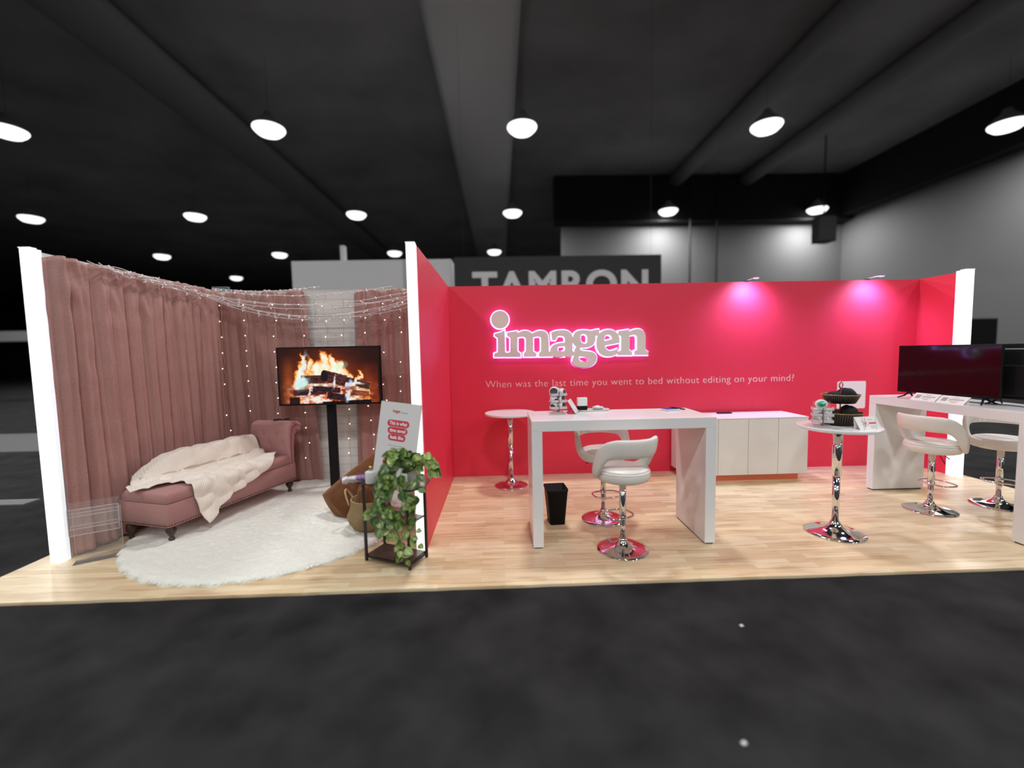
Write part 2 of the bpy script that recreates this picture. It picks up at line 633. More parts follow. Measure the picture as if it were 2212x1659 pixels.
# high-bay lamps on a regular grid, 8.3 m by 8.75 m, hung at 9 m
lamp0 = thing('high_bay_lamp', 'x', 'lamp')
G().lathe([(0.12, 0.55), (0.16, 0.42), (0.30, 0.30), (0.45, 0.14), (0.50, 0.06), (0.50, 0.055), (0.43, 0.12), (0.28, 0.28), (0.10, 0.38)], 28).build('shade', 'ceil', lamp0)
G().lathe([(0.0005, -0.20), (0.16, -0.18), (0.34, -0.14), (0.45, -0.04), (0.49, 0.02), (0.485, 0.05), (0.0005, 0.09)], 28).build('diffuser', 'lampglow', lamp0)
G().tube([(0, 0, 0.5), (0, 0, 2.19)], 0.004).build('stem', 'iron', lamp0)
rows = [14.83, 23.55, 32.35, 41.3]
vis = [(0, -15.64, 'high-bay lamp of the nearest visible row, cut off by the left edge'),
       (0, -7.37, 'high-bay lamp of the nearest visible row, above the back of the curtained bay'),
       (0, 0.90, 'high-bay lamp of the nearest visible row, above the middle of the picture'),
       (0, 9.14, 'high-bay lamp of the nearest visible row, upper right'),
       (0, 17.50, 'high-bay lamp of the nearest visible row, cut off by the right edge'),
       (1, -24.1, 'small high-bay lamp of the second row, at the far left above the lit column'),
       (1, -15.76, 'small high-bay lamp of the second row, second from the left'),
       (1, -7.41, 'small high-bay lamp of the second row, third from the left'),
       (1, 0.84, 'small high-bay lamp of the second row, directly below the middle large lamp'),
       (1, 9.23, 'small high-bay lamp of the second row, above the red back wall'),
       (1, 17.42, 'small high-bay lamp of the second row, above the dark speaker at right'),
       (2, -24.2, 'distant high-bay lamp of the third row, above the rose curtain'),
       (2, -15.83, 'distant high-bay lamp of the third row, left of the pale grey banner'),
       (2, -7.53, 'distant high-bay lamp of the third row, beside the middle lit column'),
       (2, -0.24, 'distant high-bay lamp of the third row, just above the black banner'),
       (3, -24.3, 'faintest high-bay lamp, low above the corner of the curtains')]
first = True
for r, x, lb in vis:
    if first:
        lamp0.location = (x, rows[r], 9.0)
        lamp0['label'] = lb
        lamp0['group'] = 'high-bay lamps in rows under the ceiling'
        first = False
    else:
        dup(lamp0, (x, rows[r], 9.0), 0, lb, 'high-bay lamps in rows under the ceiling')
for r, x, lb in vis:
    lamp_light('high_bay_light', (x, rows[r], 8.78), HALL_LAMP_WATTS)
for y in (6.1, -2.65, -11.4, -20.1):
    for x in (-15.6, -7.4, 0.9, 9.1, 17.4):
        lamp_light('high_bay_light', (x, y, 8.96), HALL_LAMP_WATTS)

# neighbouring booths and hall fittings, far behind
t = thing('hanging_banner', 'long black banner with big grey capital letters behind the red wall', 'banner', (1.66, 12.0, 3.2))
box('panel', 'darkbanner', -2.86, 2.86, 0, 0.25, 0, 1.02, t)
for x in (-2.6, 2.6):
    box('hanging_wire', 'halldark', x - 0.002, x + 0.002, 0.1, 0.104, 1.02, 7.99, t)
text_mesh('lettering', 'TAMRON', 'palebanner', t, 4.86, 0.75, (-2.37, -0.012, -0.12), (1, 0, 0), (0, 0, 1), offset=0.035, extrude=0.01, space=1.12)
t = thing('booth_fascia', 'pale grey fascia box above the back curtain, left of the black banner', 'banner', (-3.45, 12.1, 2.6))
box('panel', 'palebanner', -2.17, 2.17, 0, 2.5, 0, 1.6, t)
box('post', 'palebanner', -1.55, -1.42, 2.0, 2.2, 1.6, 2.5, t)
for x in (-2.0, 1.9):
    box('leg', 'palebanner', x, x + 0.1, 0.5, 0.6, -2.62, 0, t)
box('seam', 'duct', 0.85, 1.02, -0.02, 0.0, 0, 1.58, t)
tag(box('booth_fascia', 'palebanner', -29.0, -21.0, 20.0, 20.6, 2.55, 3.0), 'low pale band of a distant booth at the far left edge', 'banner')
tag(box('pale_floor_mat', 'matgrey', -13.8, -8.2, 7.9, 9.9, -0.02, 0.0), 'pale floor mat on the dark carpet far left of the lit column', 'mat')
tag(box('white_floor_strip', 'hallgrey', -6.9, -5.45, 4.93, 5.12, -0.02, -0.005), 'white strip on the carpet just left of the lit column', 'floor strip')
t = thing('hanging_speaker', 'black loudspeaker hanging in front of the grey wall at upper right', 'speaker', (15.1, 20.0, 6.4))
g = G().prism([(-0.42, -0.3), (0.42, -0.3), (0.34, 0.3), (-0.34, 0.3)], 0, 1.15)
g.build('cabinet', 'black', t, 0.03)
G().tube([(0, 0, 1.1), (0, 0, 4.8)], 0.03).build('hanger', 'black', t)
for x, z, lb in ((10.6, 8.8, 'thin dark cable hanging at the back wall, left of the pair'), (12.1, 8.8, 'thin dark cable hanging at the back wall, right of the pair')):
    tag(G().tube([(x, 24, 0), (x + 0.05, 24, 11.2)], 0.06).build('hanging_cable', 'halldark'), lb, 'cable', 'cables hanging by the back wall')
t = thing('display_stand', 'black display panel standing behind the right end of the booth', 'stand', (17.3, 15.0, -0.02))
box('panel', 'black', -0.62, 0.5, 0, 0.15, 0.9, 2.5, t)
box('leg', 'black', -0.4, 0.3, 0, 0.15, 0, 0.9, t)
tag(G().prism([(0, 0), (0.018, 0.004), (0.014, 0.02), (-0.004, 0.014)], 0, 0.004).build('paper_scrap', 'paper', None, loc=(1.37, 2.36, -0.02)), 'tiny pale scrap on the carpet close to the wooden floor', 'scrap', 'paper scraps on the carpet')
tag(G().prism([(0, 0), (0.018, 0.004), (0.014, 0.02), (-0.004, 0.014)], 0, 0.004).build('paper_scrap', 'paper', None, loc=(0.96, 1.62, -0.02)), 'tiny pale scrap on the carpet near the bottom of the picture', 'scrap', 'paper scraps on the carpet')

# ------------------------------------------------------------ the booth shell
XL, XP, XR, YB, YF, H = -3.541, -0.629, 5.469, 5.5235, 3.452, 2.446
random.seed(3)
edge = []
N = 60
for i in range(N + 1):
    x = -3.772 + (5.62 + 3.772) * i / N
    edge.append((x, 2.858 + 0.006 * x / 5 + random.uniform(-0.003, 0.003)))
g = G().prism(edge + [(5.62, 5.62), (-3.772, 5.62)], -0.02, 0.0)
structure(g.build('floor_platform', 'floor'))
structure(box('wall_back_red', 'red', XP, XR + 0.07, YB, YB + 0.06, 0, H))
structure(box('wall_back_white', 'brick', XL - 0.06, XP, YB, YB + 0.06, 0, H - 0.02))
structure(box('wall_partition', 'red', XP - 0.07, XP, YF + 0.03, YB, 0, H))
structure(box('wall_side_left', 'cabinet', XL - 0.055, XL, YF + 0.05, YB, 0, H))
structure(box('wall_side_right', 'red', XR, XR + 0.07, 5.045, YB, 0, H))


def lit_column(x0, x1, y0, y1, lb):
    t = thing('lit_column', lb, 'light column', ((x0 + x1) / 2, (y0 + y1) / 2, 0), group='glowing white columns at the wall ends')
    a, b = (x1 - x0) / 2, (y1 - y0) / 2
    box('diffuser', 'lightbox', -a, a, -b, b * 0.2, 0.0, H + 0.012, t, 0.006)
    box('frame', 'lightedge', -a - 0.004, a + 0.004, b * 0.2, b, 0.0, H + 0.012, t, 0.003)
    box('cap', 'lightedge', -a - 0.003, a + 0.003, -b - 0.002, b * 0.2, H + 0.0125, H + 0.02, t)


lit_column(-3.600, -3.522, 3.405, 3.49, 'tall glowing white column at the left end of the rose curtain')
lit_column(XP - 0.078, XP - 0.012, 3.40, 3.478, 'tall glowing white column at the front edge of the red partition')
lit_column(XR - 0.03, XR + 0.07, 4.93, 5.043, 'tall glowing white column at the right end behind the black televisions')

# wall lettering
LT = thing('wall_lettering', 'pale pink line of lettering asking about editing, across the red wall', 'lettering', (-0.19, YB - 0.0025, 1.156))
full = text_mesh('word', 'When was the last time you went to bed without editing on your mind?', 'pinkprint', None,
                 4.03, 0.094, (0, 0, 0), (1, 0, 0), (0, 0, 1), offset=-0.017, extrude=0.0015, space=1.06)
me0 = full.data
co = np.zeros(len(me0.vertices) * 3)
me0.vertices.foreach_get('co', co)
co = co.reshape(-1, 3)
fs_ = [tuple(p.vertices) for p in me0.polygons]
xs_ = sorted((min(co[i][0] for i in f), max(co[i][0] for i in f)) for f in fs_)
cuts, end = [], xs_[0][1]
for a_, b_ in xs_:
    if a_ - end > 0.030:
        cuts.append((a_ + end) / 2)
    end = max(end, b_)
words = {}
for f in fs_:
    words.setdefault(sum(co[f[0]][0] > c for c in cuts), []).append(f)
bpy.data.objects.remove(full)
for k in sorted(words):
    g = G()
    mp_ = {}
    for f in words[k]:
        for i in f:
            if i not in mp_:
                mp_[i] = len(g.v)
                g.v.append(tuple(co[i]))
        g.f.append(tuple(mp_[i] for i in f))
        g.sm.append(False)
    g.build('word', 'pinkprint', LT)


# backlit logo
def smooth_spline(pts):
    """corner points stay sharp, the others are joined by centripetal curves"""
    n = len(pts)
    out = []
    for i in range(n):
        p0, p1, p2, p3 = (pts[(i + k) % n] for k in (-1, 0, 1, 2))
        A, B, Cc, D = (Vector((p[0], p[1])) for p in (p0, p1, p2, p3))
        if p1[2] and p2[2]:
            out.append(B)
            continue
        m1 = (Cc - B) * 0.6 if p1[2] else (Cc - A) * 0.5
        m2 = (Cc - B) * 0.6 if p2[2] else (D - B) * 0.5
        for k in range(6):
            u = k / 6
            out.append((2 * u**3 - 3 * u**2 + 1) * B + (u**3 - 2 * u**2 + u) * m1 + (-2 * u**3 + 3 * u**2) * Cc + (u**3 - u**2) * m2)
    return out


def shape_mesh(name, polys, m, parent, y, depth, offset=0.0, bev=0.0):
    cu = bpy.data.curves.new('tmp', 'CURVE')
    cu.dimensions = '2D'
    cu.fill_mode = 'BOTH'
    cu.extrude = depth / 2
    cu.offset = offset
    cu.bevel_depth = bev
    for P in polys:
        sp = cu.splines.new('POLY')
        sp.points.add(len(P) - 1)
        for k, p in enumerate(P):
            sp.points[k].co = (p[0], p[1], 0, 1)
        sp.use_cyclic_u = True
    o = bpy.data.objects.new('tmp', cu)
    COL.objects.link(o)
    me = bpy.data.meshes.new_from_object(o.evaluated_get(bpy.context.evaluated_depsgraph_get()))
    bpy.data.objects.remove(o)
    me.transform(Matrix(((1, 0, 0, 0), (0, 0, -1, y), (0, 1, 0, 0), (0, 0, 0, 1))))
    me.materials.clear()
    me.materials.append(M[m])
    me.name = name
    q = bpy.data.objects.new(name, me)
    COL.objects.link(q)
    q.parent = parent
    return q


LOGO={'i':[[(0.067,1.882,1),(0.002,1.854,0),(-0.058,1.841,1),(-0.062,1.812,1),(-0.023,1.784,1),(-0.027,1.611,1),(-0.071,1.594,1),(-0.073,1.546,1),(0.096,1.543,1),(0.097,1.598,1),(0.07,1.609,1),(0.069,1.782,1)]],'m':[[(0.095,1.852,1),(0.223,1.87,1),(0.229,1.845,1),(0.28,1.867,0),(0.335,1.872,0),(0.381,1.858,0),(0.409,1.836,1),(0.472,1.863,0),(0.523,1.87,0),(0.582,1.852,0),(0.611,1.808,0),(0.619,1.749,1),(0.62,1.612,1),(0.63,1.596,1),(0.661,1.584,1),(0.658,1.537,1),(0.492,1.539,1),(0.493,1.594,1),(0.519,1.605,1),(0.521,1.76,0),(0.508,1.787,0),(0.471,1.792,0),(0.425,1.784,1),(0.423,1.611,1),(0.461,1.588,1),(0.46,1.54,1),(0.3,1.542,1),(0.301,1.596,1),(0.326,1.609,1),(0.329,1.754,0),(0.315,1.786,0),(0.279,1.794,0),(0.229,1.786,1),(0.225,1.615,1),(0.264,1.587,1),(0.263,1.539,1),(0.091,1.543,1),(0.092,1.597,1),(0.131,1.61,1),(0.135,1.785,1),(0.094,1.809,1)]],'a':[[(0.65,1.843,1),(0.707,1.863,0),(0.777,1.871,0),(0.839,1.866,0),(0.885,1.844,0),(0.912,1.809,0),(0.92,1.77,1),(0.927,1.732,1),(0.919,1.709,1),(0.918,1.612,1),(0.93,1.592,1),(0.937,1.548,1),(0.89,1.537,0),(0.839,1.535,1),(0.83,1.559,1),(0.789,1.541,0),(0.734,1.532,0),(0.691,1.537,0),(0.658,1.547,1),(0.629,1.552,1),(0.626,1.598,1),(0.637,1.606,1),(0.638,1.629,0),(0.652,1.662,0),(0.681,1.686,0),(0.736,1.706,0),(0.823,1.716,1),(0.822,1.757,0),(0.811,1.785,0),(0.776,1.794,0),(0.733,1.793,1),(0.705,1.743,1),(0.661,1.744,1)],[(0.73,1.652,1),(0.767,1.662,0),(0.823,1.662,1),(0.823,1.614,1),(0.782,1.6,0),(0.754,1.598,0),(0.734,1.616,0)]],'g':[[(0.92,1.77,1),(0.928,1.793,0),(0.947,1.831,0),(0.983,1.856,0),(1.037,1.866,0),(1.096,1.865,0),(1.154,1.854,1),(1.197,1.865,0),(1.255,1.873,1),(1.259,1.818,1),(1.263,1.795,1),(1.208,1.786,1),(1.21,1.746,0),(1.196,1.699,0),(1.164,1.665,0),(1.114,1.645,0),(1.055,1.64,0),(1.012,1.642,1),(1.02,1.618,0),(1.055,1.605,0),(1.125,1.598,0),(1.183,1.582,0),(1.217,1.548,0),(1.225,1.501,0),(1.21,1.455,0),(1.163,1.413,0),(1.092,1.397,0),(1.022,1.396,0),(0.959,1.413,0),(0.924,1.445,0),(0.915,1.484,0),(0.929,1.526,0),(0.935,1.542,1),(0.921,1.55,1),(0.926,1.592,1),(0.939,1.595,1),(0.949,1.631,0),(0.967,1.656,1),(0.94,1.677,0),(0.923,1.707,0),(0.915,1.732,1)],[(1.029,1.809,1),(1.064,1.813,0),(1.095,1.8,0),(1.107,1.759,0),(1.102,1.701,1),(1.071,1.696,0),(1.04,1.708,0),(1.023,1.738,0),(1.021,1.78,0)],[(1.001,1.533,1),(1.054,1.526,0),(1.107,1.513,0),(1.126,1.487,0),(1.122,1.464,1),(1.069,1.459,0),(1.022,1.474,0),(0.999,1.502,0)]],'e':[[(1.222,1.687,0),(1.226,1.743,0),(1.244,1.796,0),(1.279,1.837,0),(1.326,1.859,0),(1.375,1.865,0),(1.425,1.859,0),(1.468,1.834,0),(1.498,1.798,0),(1.512,1.756,0),(1.518,1.695,1),(1.328,1.662,1),(1.344,1.629,0),(1.371,1.604,0),(1.403,1.597,0),(1.446,1.607,0),(1.487,1.622,1),(1.497,1.583,1),(1.496,1.561,1),(1.453,1.54,0),(1.396,1.525,0),(1.338,1.528,0),(1.289,1.548,0),(1.25,1.585,0),(1.228,1.634,0)],[(1.334,1.787,0),(1.361,1.799,0),(1.389,1.796,0),(1.412,1.777,0),(1.42,1.745,1),(1.322,1.721,1),(1.325,1.756,0)]],'n':[[(1.501,1.844,1),(1.635,1.862,1),(1.639,1.835,1),(1.674,1.851,0),(1.724,1.864,0),(1.767,1.865,0),(1.809,1.848,0),(1.836,1.813,0),(1.845,1.767,1),(1.846,1.601,1),(1.883,1.574,1),(1.88,1.533,1),(1.706,1.537,1),(1.706,1.59,1),(1.74,1.601,1),(1.74,1.744,0),(1.731,1.778,0),(1.703,1.791,0),(1.642,1.781,1),(1.638,1.605,1),(1.676,1.578,1),(1.674,1.534,1),(1.495,1.537,1),(1.494,1.585,1),(1.535,1.6,1),(1.539,1.776,1),(1.498,1.802,1)]]}

sign = thing('backlit_sign', 'large grey word sign with a pink-white halo on the red wall', 'sign', (0.72, YB, 1.7))
polys = {k: [[(p.x - 0.72, p.y - 1.7) for p in smooth_spline(P)] for P in pl] for k, pl in LOGO.items()}
polys['dot'] = [[(0.011 - 0.72 + 0.111 * math.cos(2 * PI * k / 48), 2.013 - 1.7 + 0.111 * math.sin(2 * PI * k / 48)) for k in range(48)]]
for kk, (k, pl) in enumerate(polys.items()):
    # outer outline grows outward, holes shrink
    a = shape_mesh('letter' if k != 'dot' else 'letter_dot', pl, 'logo', sign, -0.085 - 0.0012 * kk, 0.03)
    shape_mesh('halo', pl, 'halo', a, -0.052 - 0.0009 * kk, 0.026, offset=0.0115)

# pink arm lamps over the wall top
for x, lb in ((3.2, 'small dark arm lamp on the wall top shining pink, left of two'), (4.79, 'small dark arm lamp on the wall top shining pink, right of two')):
    t = thing('arm_lamp', lb, 'lamp', (x, YB + 0.03, H), group='arm lamps on the red wall top')
    box('clamp', 'black', -0.02, 0.02, -0.035, 0.03, 0.0, 0.015, t, 0.003)
    G().tube([(0, 0, 0.012), (0, -0.03, 0.02), (0, -0.15, 0.022), (0, -0.20, 0.02)], 0.004).build('arm', 'pinkprint', t)
    h = G().box(-0.03, 0.03, -0.24, -0.20, 0.012, 0.024).build('lamp_head', 'pinkprint', t, 0.003)
    box('lens', 'pinklens', -0.025, 0.025, -0.236, -0.204, 0.009, 0.0115, h)
    lamp_light('arm_lamp_light', (0, -0.23, 0.0), SPOT_WATTS, 0.12, 'SPOT', (0.46, 0.50, 0.92), (-math.radians(-20), 0, 0), t, spot_size=math.radians(140), spot_blend=1.0)

# white board on the wall (its code is left out)
t = thing('wall_board', 'blank white square board with rounded corners on the red wall', 'board', (4.615, YB, 0.955))
r = 0.02
P = []
for cx, cz, a0 in ((0.19 - r, 0.18 - r, 0), (-0.19 + r, 0.18 - r, 90), (-0.19 + r, -0.18 + r, 180), (0.19 - r, -0.18 + r, 270)):
    for k in range(6):
        a = math.radians(a0 + 18 * k)
        P.append((cx + r * math.cos(a), cz + r * math.sin(a)))
shape_mesh('panel', [P], 'whiteprint', t, -0.004, 0.008)


# ------------------------------------------------------------ curtains
def curtain(name, label, top0, top1, bot0, bot1, normal, nf, amp, ztop=2.44, zbot=0.02, seed=0, cols=260, rws=70, scallop=0.025, pinch=True):
    rnd = random.Random(seed)
    ph = [rnd.uniform(0, 6.28) for _ in range(8)]
    nx, ny = normal
    g = G()
    for j in range(rws + 1):
        v = j / rws
        for i in range(cols + 1):
            u = i / cols
            uu = u + 0.012 * math.sin(u * 9 + ph[0]) + 0.010 * math.sin(v * 2.2 + u * 14 + ph[1]) * v
            f = uu * nf * 2 * PI
            # rounded crests, narrow valleys
            d = 1.5 * abs(math.sin(f * 0.5 + ph[2] + 0.5 * math.sin(2.1 * v + ph[0]))) ** 0.75 - 1.0
            d += 0.42 * math.sin(f * 0.31 + ph[3] + 0.8 * v) + 0.5 * abs(math.sin(f * 0.83 + ph[4] - 0.9 * v)) - 0.25 + 0.10 * math.sin(f * 2.6 + ph[1])
            k = 0.75 + 0.35 * v
            d *= amp * k * min(1.0, 0.15 + u / 0.03)
            # gathered swags under the top hem
            hook = abs(math.sin(uu * nf * 0.5 * PI + ph[5]))
            if pinch and v < 0.22:
                w_ = (1 - v / 0.22)
                d += 0.016 * w_ * math.sin((v * 46 + 6 * hook * 2.0) + ph[6]) * hook
                d *= 1 - 0.35 * w_
            zt = ztop - scallop * (1 - hook) - 0.006 * math.sin(uu * 90)
            z = zt + (zbot - zt) * v
            wr = 0.006 * hall_noise(u * 22, v * 16, seed)
            ue = min(1.0, u / 0.05) if top0[0] < -3.5 else u
            X = (top0[0] * (1 - ue) + top1[0] * ue) * (1 - v) + (bot0[0] * (1 - ue) + bot1[0] * ue) * v
            Yy = (top0[1] * (1 - u) + top1[1] * u) * (1 - v) + (bot0[1] * (1 - u) + bot1[1] * u) * v
            g.v.append((X + nx * (d + wr), Yy + ny * (d + wr), z))
    for j in range(rws):
        for i in range(cols):
            a = j * (cols + 1) + i
            g.f.append((a, a + 1, a + cols + 2, a + cols + 1))
            g.sm.append(True)
    return tag(g.build(name, 'velvet', solid=0.003), label, 'curtain', 'dusty rose velvet curtains')


curtain('velvet_curtain', 'wide dusty rose velvet curtain covering the left side wall', (-3.528, 3.475), (-3.46, 5.44), (-3.515, 3.505), (-3.455, 5.44), (1, 0), 13, 0.040, seed=1, cols=480, ztop=2.435)
curtain('velvet_curtain', 'dusty rose velvet curtain on the back wall behind the chaise, left of the television', (-3.44, 5.445), (-2.40, 5.455), (-3.42, 5.43), (-2.27, 5.45), (0, -1), 6, 0.024, seed=4, cols=320, scallop=0.05, ztop=2.43)
curtain('velvet_curtain', 'narrow dusty rose velvet curtain between the white brick panel and the middle column', (-1.79, 5.455), (-0.75, 5.455), (-1.84, 5.455), (-0.75, 5.455), (0, -1), 6, 0.024, seed=9, cols=300, scallop=0.04, ztop=2.43)


# ------------------------------------------------------------ string lights
def cable_pts(path, n):
    """resample a polyline"""
    P = [Vector(p) for p in path]
    L = [0]
    for a, b in zip(P, P[1:]):
        L.append(L[-1] + (b - a).length)
    out = []
    j = 0
    for i in range(n + 1):
        s = L[-1] * i / n
        while j < len(P) - 2 and L[j + 1] < s:
            j += 1
        k = (s - L[j]) / max(1e-6, L[j + 1] - L[j])
        out.append(P[j].lerp(P[j + 1], k))
    return out


def mesh_only(g, name, m):
    o = g.build(name, m)
    me = o.data
    bpy.data.objects.remove(o)
    return me


lit_me = mesh_only(G().ball((0, 0, 0), 0.0048, 6), 'lit_bulb', 'bulb')
off_me = mesh_only(G().tube([(0, 0, 0.012), (0, 0, 0), (0, 0, -0.018), (0, 0, -0.03)], [0.006, 0.007, 0.006, 0.002], 6), 'bulb', 'bulboff')


def put(me, loc, parent, rot=(0, 0, 0), name='bulb'):
    o = bpy.data.objects.new(name, me)
    COL.objects.link(o)
    o.parent = parent
    o.location = loc
    o.rotation_euler = rot
    return o


rnd = random.Random(11)
strands = [(-3.33, 5.33, 'over the dark gap in the curtain corner'), (-3.08, 5.355, 'on the left back curtain, second from the corner'),
           (-2.73, 5.355, 'on the left back curtain above the chaise back'), (-2.42, 5.365, 'along the right edge of the left back curtain'),
           (-2.17, 5.49, 'over the white brick panel, left one'), (-1.93, 5.49, 'over the white brick panel, right one'),
           (-1.64, 5.37, 'on the right back curtain, leftmost there'), (-1.40, 5.37, 'on the right back curtain, second there'),
           (-1.22, 5.37, 'on the right back curtain, third there'), (-0.98, 5.37, 'on the right back curtain beside the column')]
for k, (x, y, lb) in enumerate(strands):
    t = thing('light_strand', 'hanging strand of small warm lights ' + lb, 'string light', (x, y, 2.36), group='strands of warm lights on the curtains')
    zb = rnd.uniform(-2.2, -1.95)
    pts = [(rnd.uniform(-.012, .012) + 0.02 * math.sin(z * 2 + k) + 0.05 * (z / zb) * (rnd.random() - .3 if 0 else 0.6 * math.sin(k * 2.3)), 0, z) for z in np.linspace(0, zb, 34)]
    G().tube([(pts[0][0], 0.09, 0.04), (pts[0][0], 0.02, 0.03)] + pts, 0.0018, 5).build('cable', 'clearwire', t)
    for j in range(2, 33, 3):
        if rnd.random() < 0.93:
            px, py, pz = pts[j]
            put(lit_me, (px + rnd.choice((-1, 1)) * rnd.uniform(.004, .022), -0.008, pz), t)
# bundle of white unlit icicle strings swagged below the wall tops
for k in range(9):
    t = thing('swag_light_string', 'white icicle light string of the tangled bundle swagged under the curtain tops', 'string light', (-3.40, 3.62, 2.43), group='white icicle strings swagged across the curtained bay')
    rr = random.Random(40 + k)
    sag = [0.33, 0.30, 0.27, 0.23, 0.18, 0.15, 0.32, 0.12, 0.05][k]
    ex = [-0.80, -0.82, -0.86, -0.80, -0.90, -0.86, -0.80, -1.25, -2.1][k]
    ez = [2.30, 2.33, 2.27, 2.36, 2.38, 2.30, 2.24, 2.41, 2.42][k]
    path = []
    if k < 6:
        s0 = rr.uniform(0.0, 0.25)
        for q in np.linspace(0, 1, 26):
            y = 3.70 + s0 + (5.10 - 3.70 - s0) * q
            path.append((-3.385 + 0.012 * math.sin(q * 13 + k), y, 2.425 - 0.075 * q + (k - 3) * 0.011 * min(1, q * 5) - 0.02 * abs(math.sin(q * 9 + k)) + rr.uniform(-.006, .006)))
    x0, y0, z0 = -3.35, 5.22, 2.33 + (k - 4) * 0.010 + (0.05 if k > 6 else 0)
    for q in np.linspace(0, 1, 40):
        x = x0 + (ex - x0) * q
        y = y0 - 0.02 + 0.09 * math.sin(k * 1.7) * q * (1 - q)
        z = z0 + (ez - z0) * q - sag * 4 * q * (1 - q) * (1.12 - 0.25 * q) * 0.78 + rr.uniform(-.004, .004)
        path.append((x, y, z))
    P = [p - Vector((-3.40, 3.62, 2.43)) for p in cable_pts(path, 110)]
    G().tube(P, 0.0034, 5).build('cable', 'wire', t)
    for j in range(4, 108, 5):
        p = P[j]
        put(off_me, p + Vector((0, 0, rr.uniform(-.012, .004))), t, (rr.uniform(-1.2, 1.2), rr.uniform(-1.2, 1.2), 0))
t = tag(box('junction_box', 'teal', -3.56, -3.37, YB + 0.005, YB + 0.055, H - 0.02, H + 0.045), 'small teal box on top of the back wall in the curtained corner', 'box')

# ------------------------------------------------------------ rug
rnd = random.Random(5)
g = G()
nr, na = 74, 300
RX, RY = 1.24, 1.27
g.v.append((0, 0, 0.045))
for i in range(1, nr + 1):
    q = i / nr
    for k in range(na):
        a = 2 * PI * k / na
        e = 1 + 0.008 * math.sin(a * 41) + 0.010 * hall_noise(math.cos(a) * 9, math.sin(a) * 9)
        rad = q * e
        x, y = RX * rad * math.cos(a), RY * rad * math.sin(a)
        h = 0.036 * (1 - max(0, (q - 0.965) / 0.035) ** 2 * 0.85)
        h += 0.009 * hall_noise(x * 22, y * 22) + 0.005 * hall_noise(x * 60, y * 60) + rnd.uniform(-.002, .002)
        h += 0.006 * hall_noise(x * 3, y * 3, 5)
        g.v.append((x, y, max(0.006, h)))
for k in range(na):
    g.f.append((0, 1 + k, 1 + (k + 1) % na))
    g.sm.append(True)
for i in range(nr - 1):
    for k in range(na):
        a = 1 + i * na + k
        b = 1 + i * na + (k + 1) % na
        g.f.append((a, a + na, b + na, b))
        g.sm.append(True)
# skirt to the floor and tufts around the hem
o = len(g.v)
for k in range(na):
    x, y, z = g.v[1 + (nr - 1) * na + k]
    g.v.append((x * 1.001, y * 1.001, 0.0))
for k in range(na):
    a = 1 + (nr - 1) * na + k
    b = 1 + (nr - 1) * na + (k + 1) % na
    g.f.append((a, o + k, o + (k + 1) % na, b))
    g.sm.append(True)
for k in range(1800):
    if k < 1800:
        a = rnd.uniform(0, 2 * PI)
        q = rnd.uniform(0.97, 1.0)
        l = rnd.uniform(.012, .026)
    else:
        a = rnd.uniform(0, 2 * PI)
        q = math.sqrt(rnd.random()) * .98
        l = rnd.uniform(.008, .02)
    x, y = RX * q * math.cos(a), RY * q * math.sin(a)
    z = 0.02 if k < 1800 else 0.036
    th = rnd.uniform(0, 6.28)
    dx, dy = (math.cos(a) * l, math.sin(a) * l) if k < 1800 else (math.cos(th) * l, math.sin(th) * l)
    px, py = -dy * 0.35, dx * 0.35
    g.add([(x - px, y - py, z), (x + px, y + py, z), (x + dx, y + dy, z + (0.006 if k >= 1800 else -0.006))], [(0, 1, 2)], True)
tag(g.build('shag_rug', 'rug', loc=(-2.15, 4.245, 0)), 'round ivory shag rug under the chaise in the curtained bay', 'rug')

# ------------------------------------------------------------ chaise
CH = thing('chaise_longue', 'dusty pink tufted chaise with a rolled head end on the ivory rug', 'chaise', (-2.84, 3.63, 0.0), math.atan2(0.957, 0.289))
LEN, WID = 1.46, 0.56


def rounded_box_loft(x0, x1, y0, y1, z0, z1, r, n=6):
    """box with rounded top edges and corners"""
    g = G()
    rings = []
    steps = [(0, 0)] + [(0, 1)] + [(r * (1 - math.cos(a)), 2) for a in np.linspace(0, PI / 2, n)]
    levels = [(z0, 0.0), (z1 - r, 0.0)] + [(z1 - r + r * math.sin(a), r * (1 - math.cos(a))) for a in np.linspace(0.15, PI / 2, n)]
    for z, ins in levels:
        ring = []
        rc = r * 0.9
        X0, X1, Y0, Y1 = x0 + ins, x1 - ins, y0 + ins, y1 - ins
        for cx, cy, a0 in ((X1 - rc, Y1 - rc, 0), (X0 + rc, Y1 - rc, 90), (X0 + rc, Y0 + rc, 180), (X1 - rc, Y0 + rc, 270)):
            for k in range(5):
                a = math.radians(a0 + k * 22.5)
                ring.append((cx + rc * math.cos(a), cy + rc * math.sin(a), z))
        rings.append(ring)
    g.loft(rings)
    return g


rounded_box_loft(0, LEN, 0, WID, 0.172, 0.375, 0.012, 3).build('base', 'sofa', CH)
g = rounded_box_loft(-0.004, 1.385, -0.004, 0.50, 0.380, 0.472, 0.03, 6)
g.build('seat', 'sofa', CH)
# low swept back along the wall side
prof = [(0.02, 0.375), (0.03, 0.44), (0.11, 0.49), (0.22, 0.575), (0.31, 0.63), (0.41, 0.665), (0.55, 0.68), (0.8, 0.672), (1.1, 0.675), (1.36, 0.68)]
g = G()
rings = []
for s_, z_ in prof:
    rings.append([(s_, 0.465, 0.375), (s_, 0.46, z_ - 0.03), (s_, 0.475, z_ - 0.008), (s_, 0.51, z_), (s_, 0.545, z_ - 0.008), (s_, 0.56, z_ - 0.03), (s_, 0.56, 0.375)])
g.loft(rings)
g.build('backrest', 'sofa', CH)
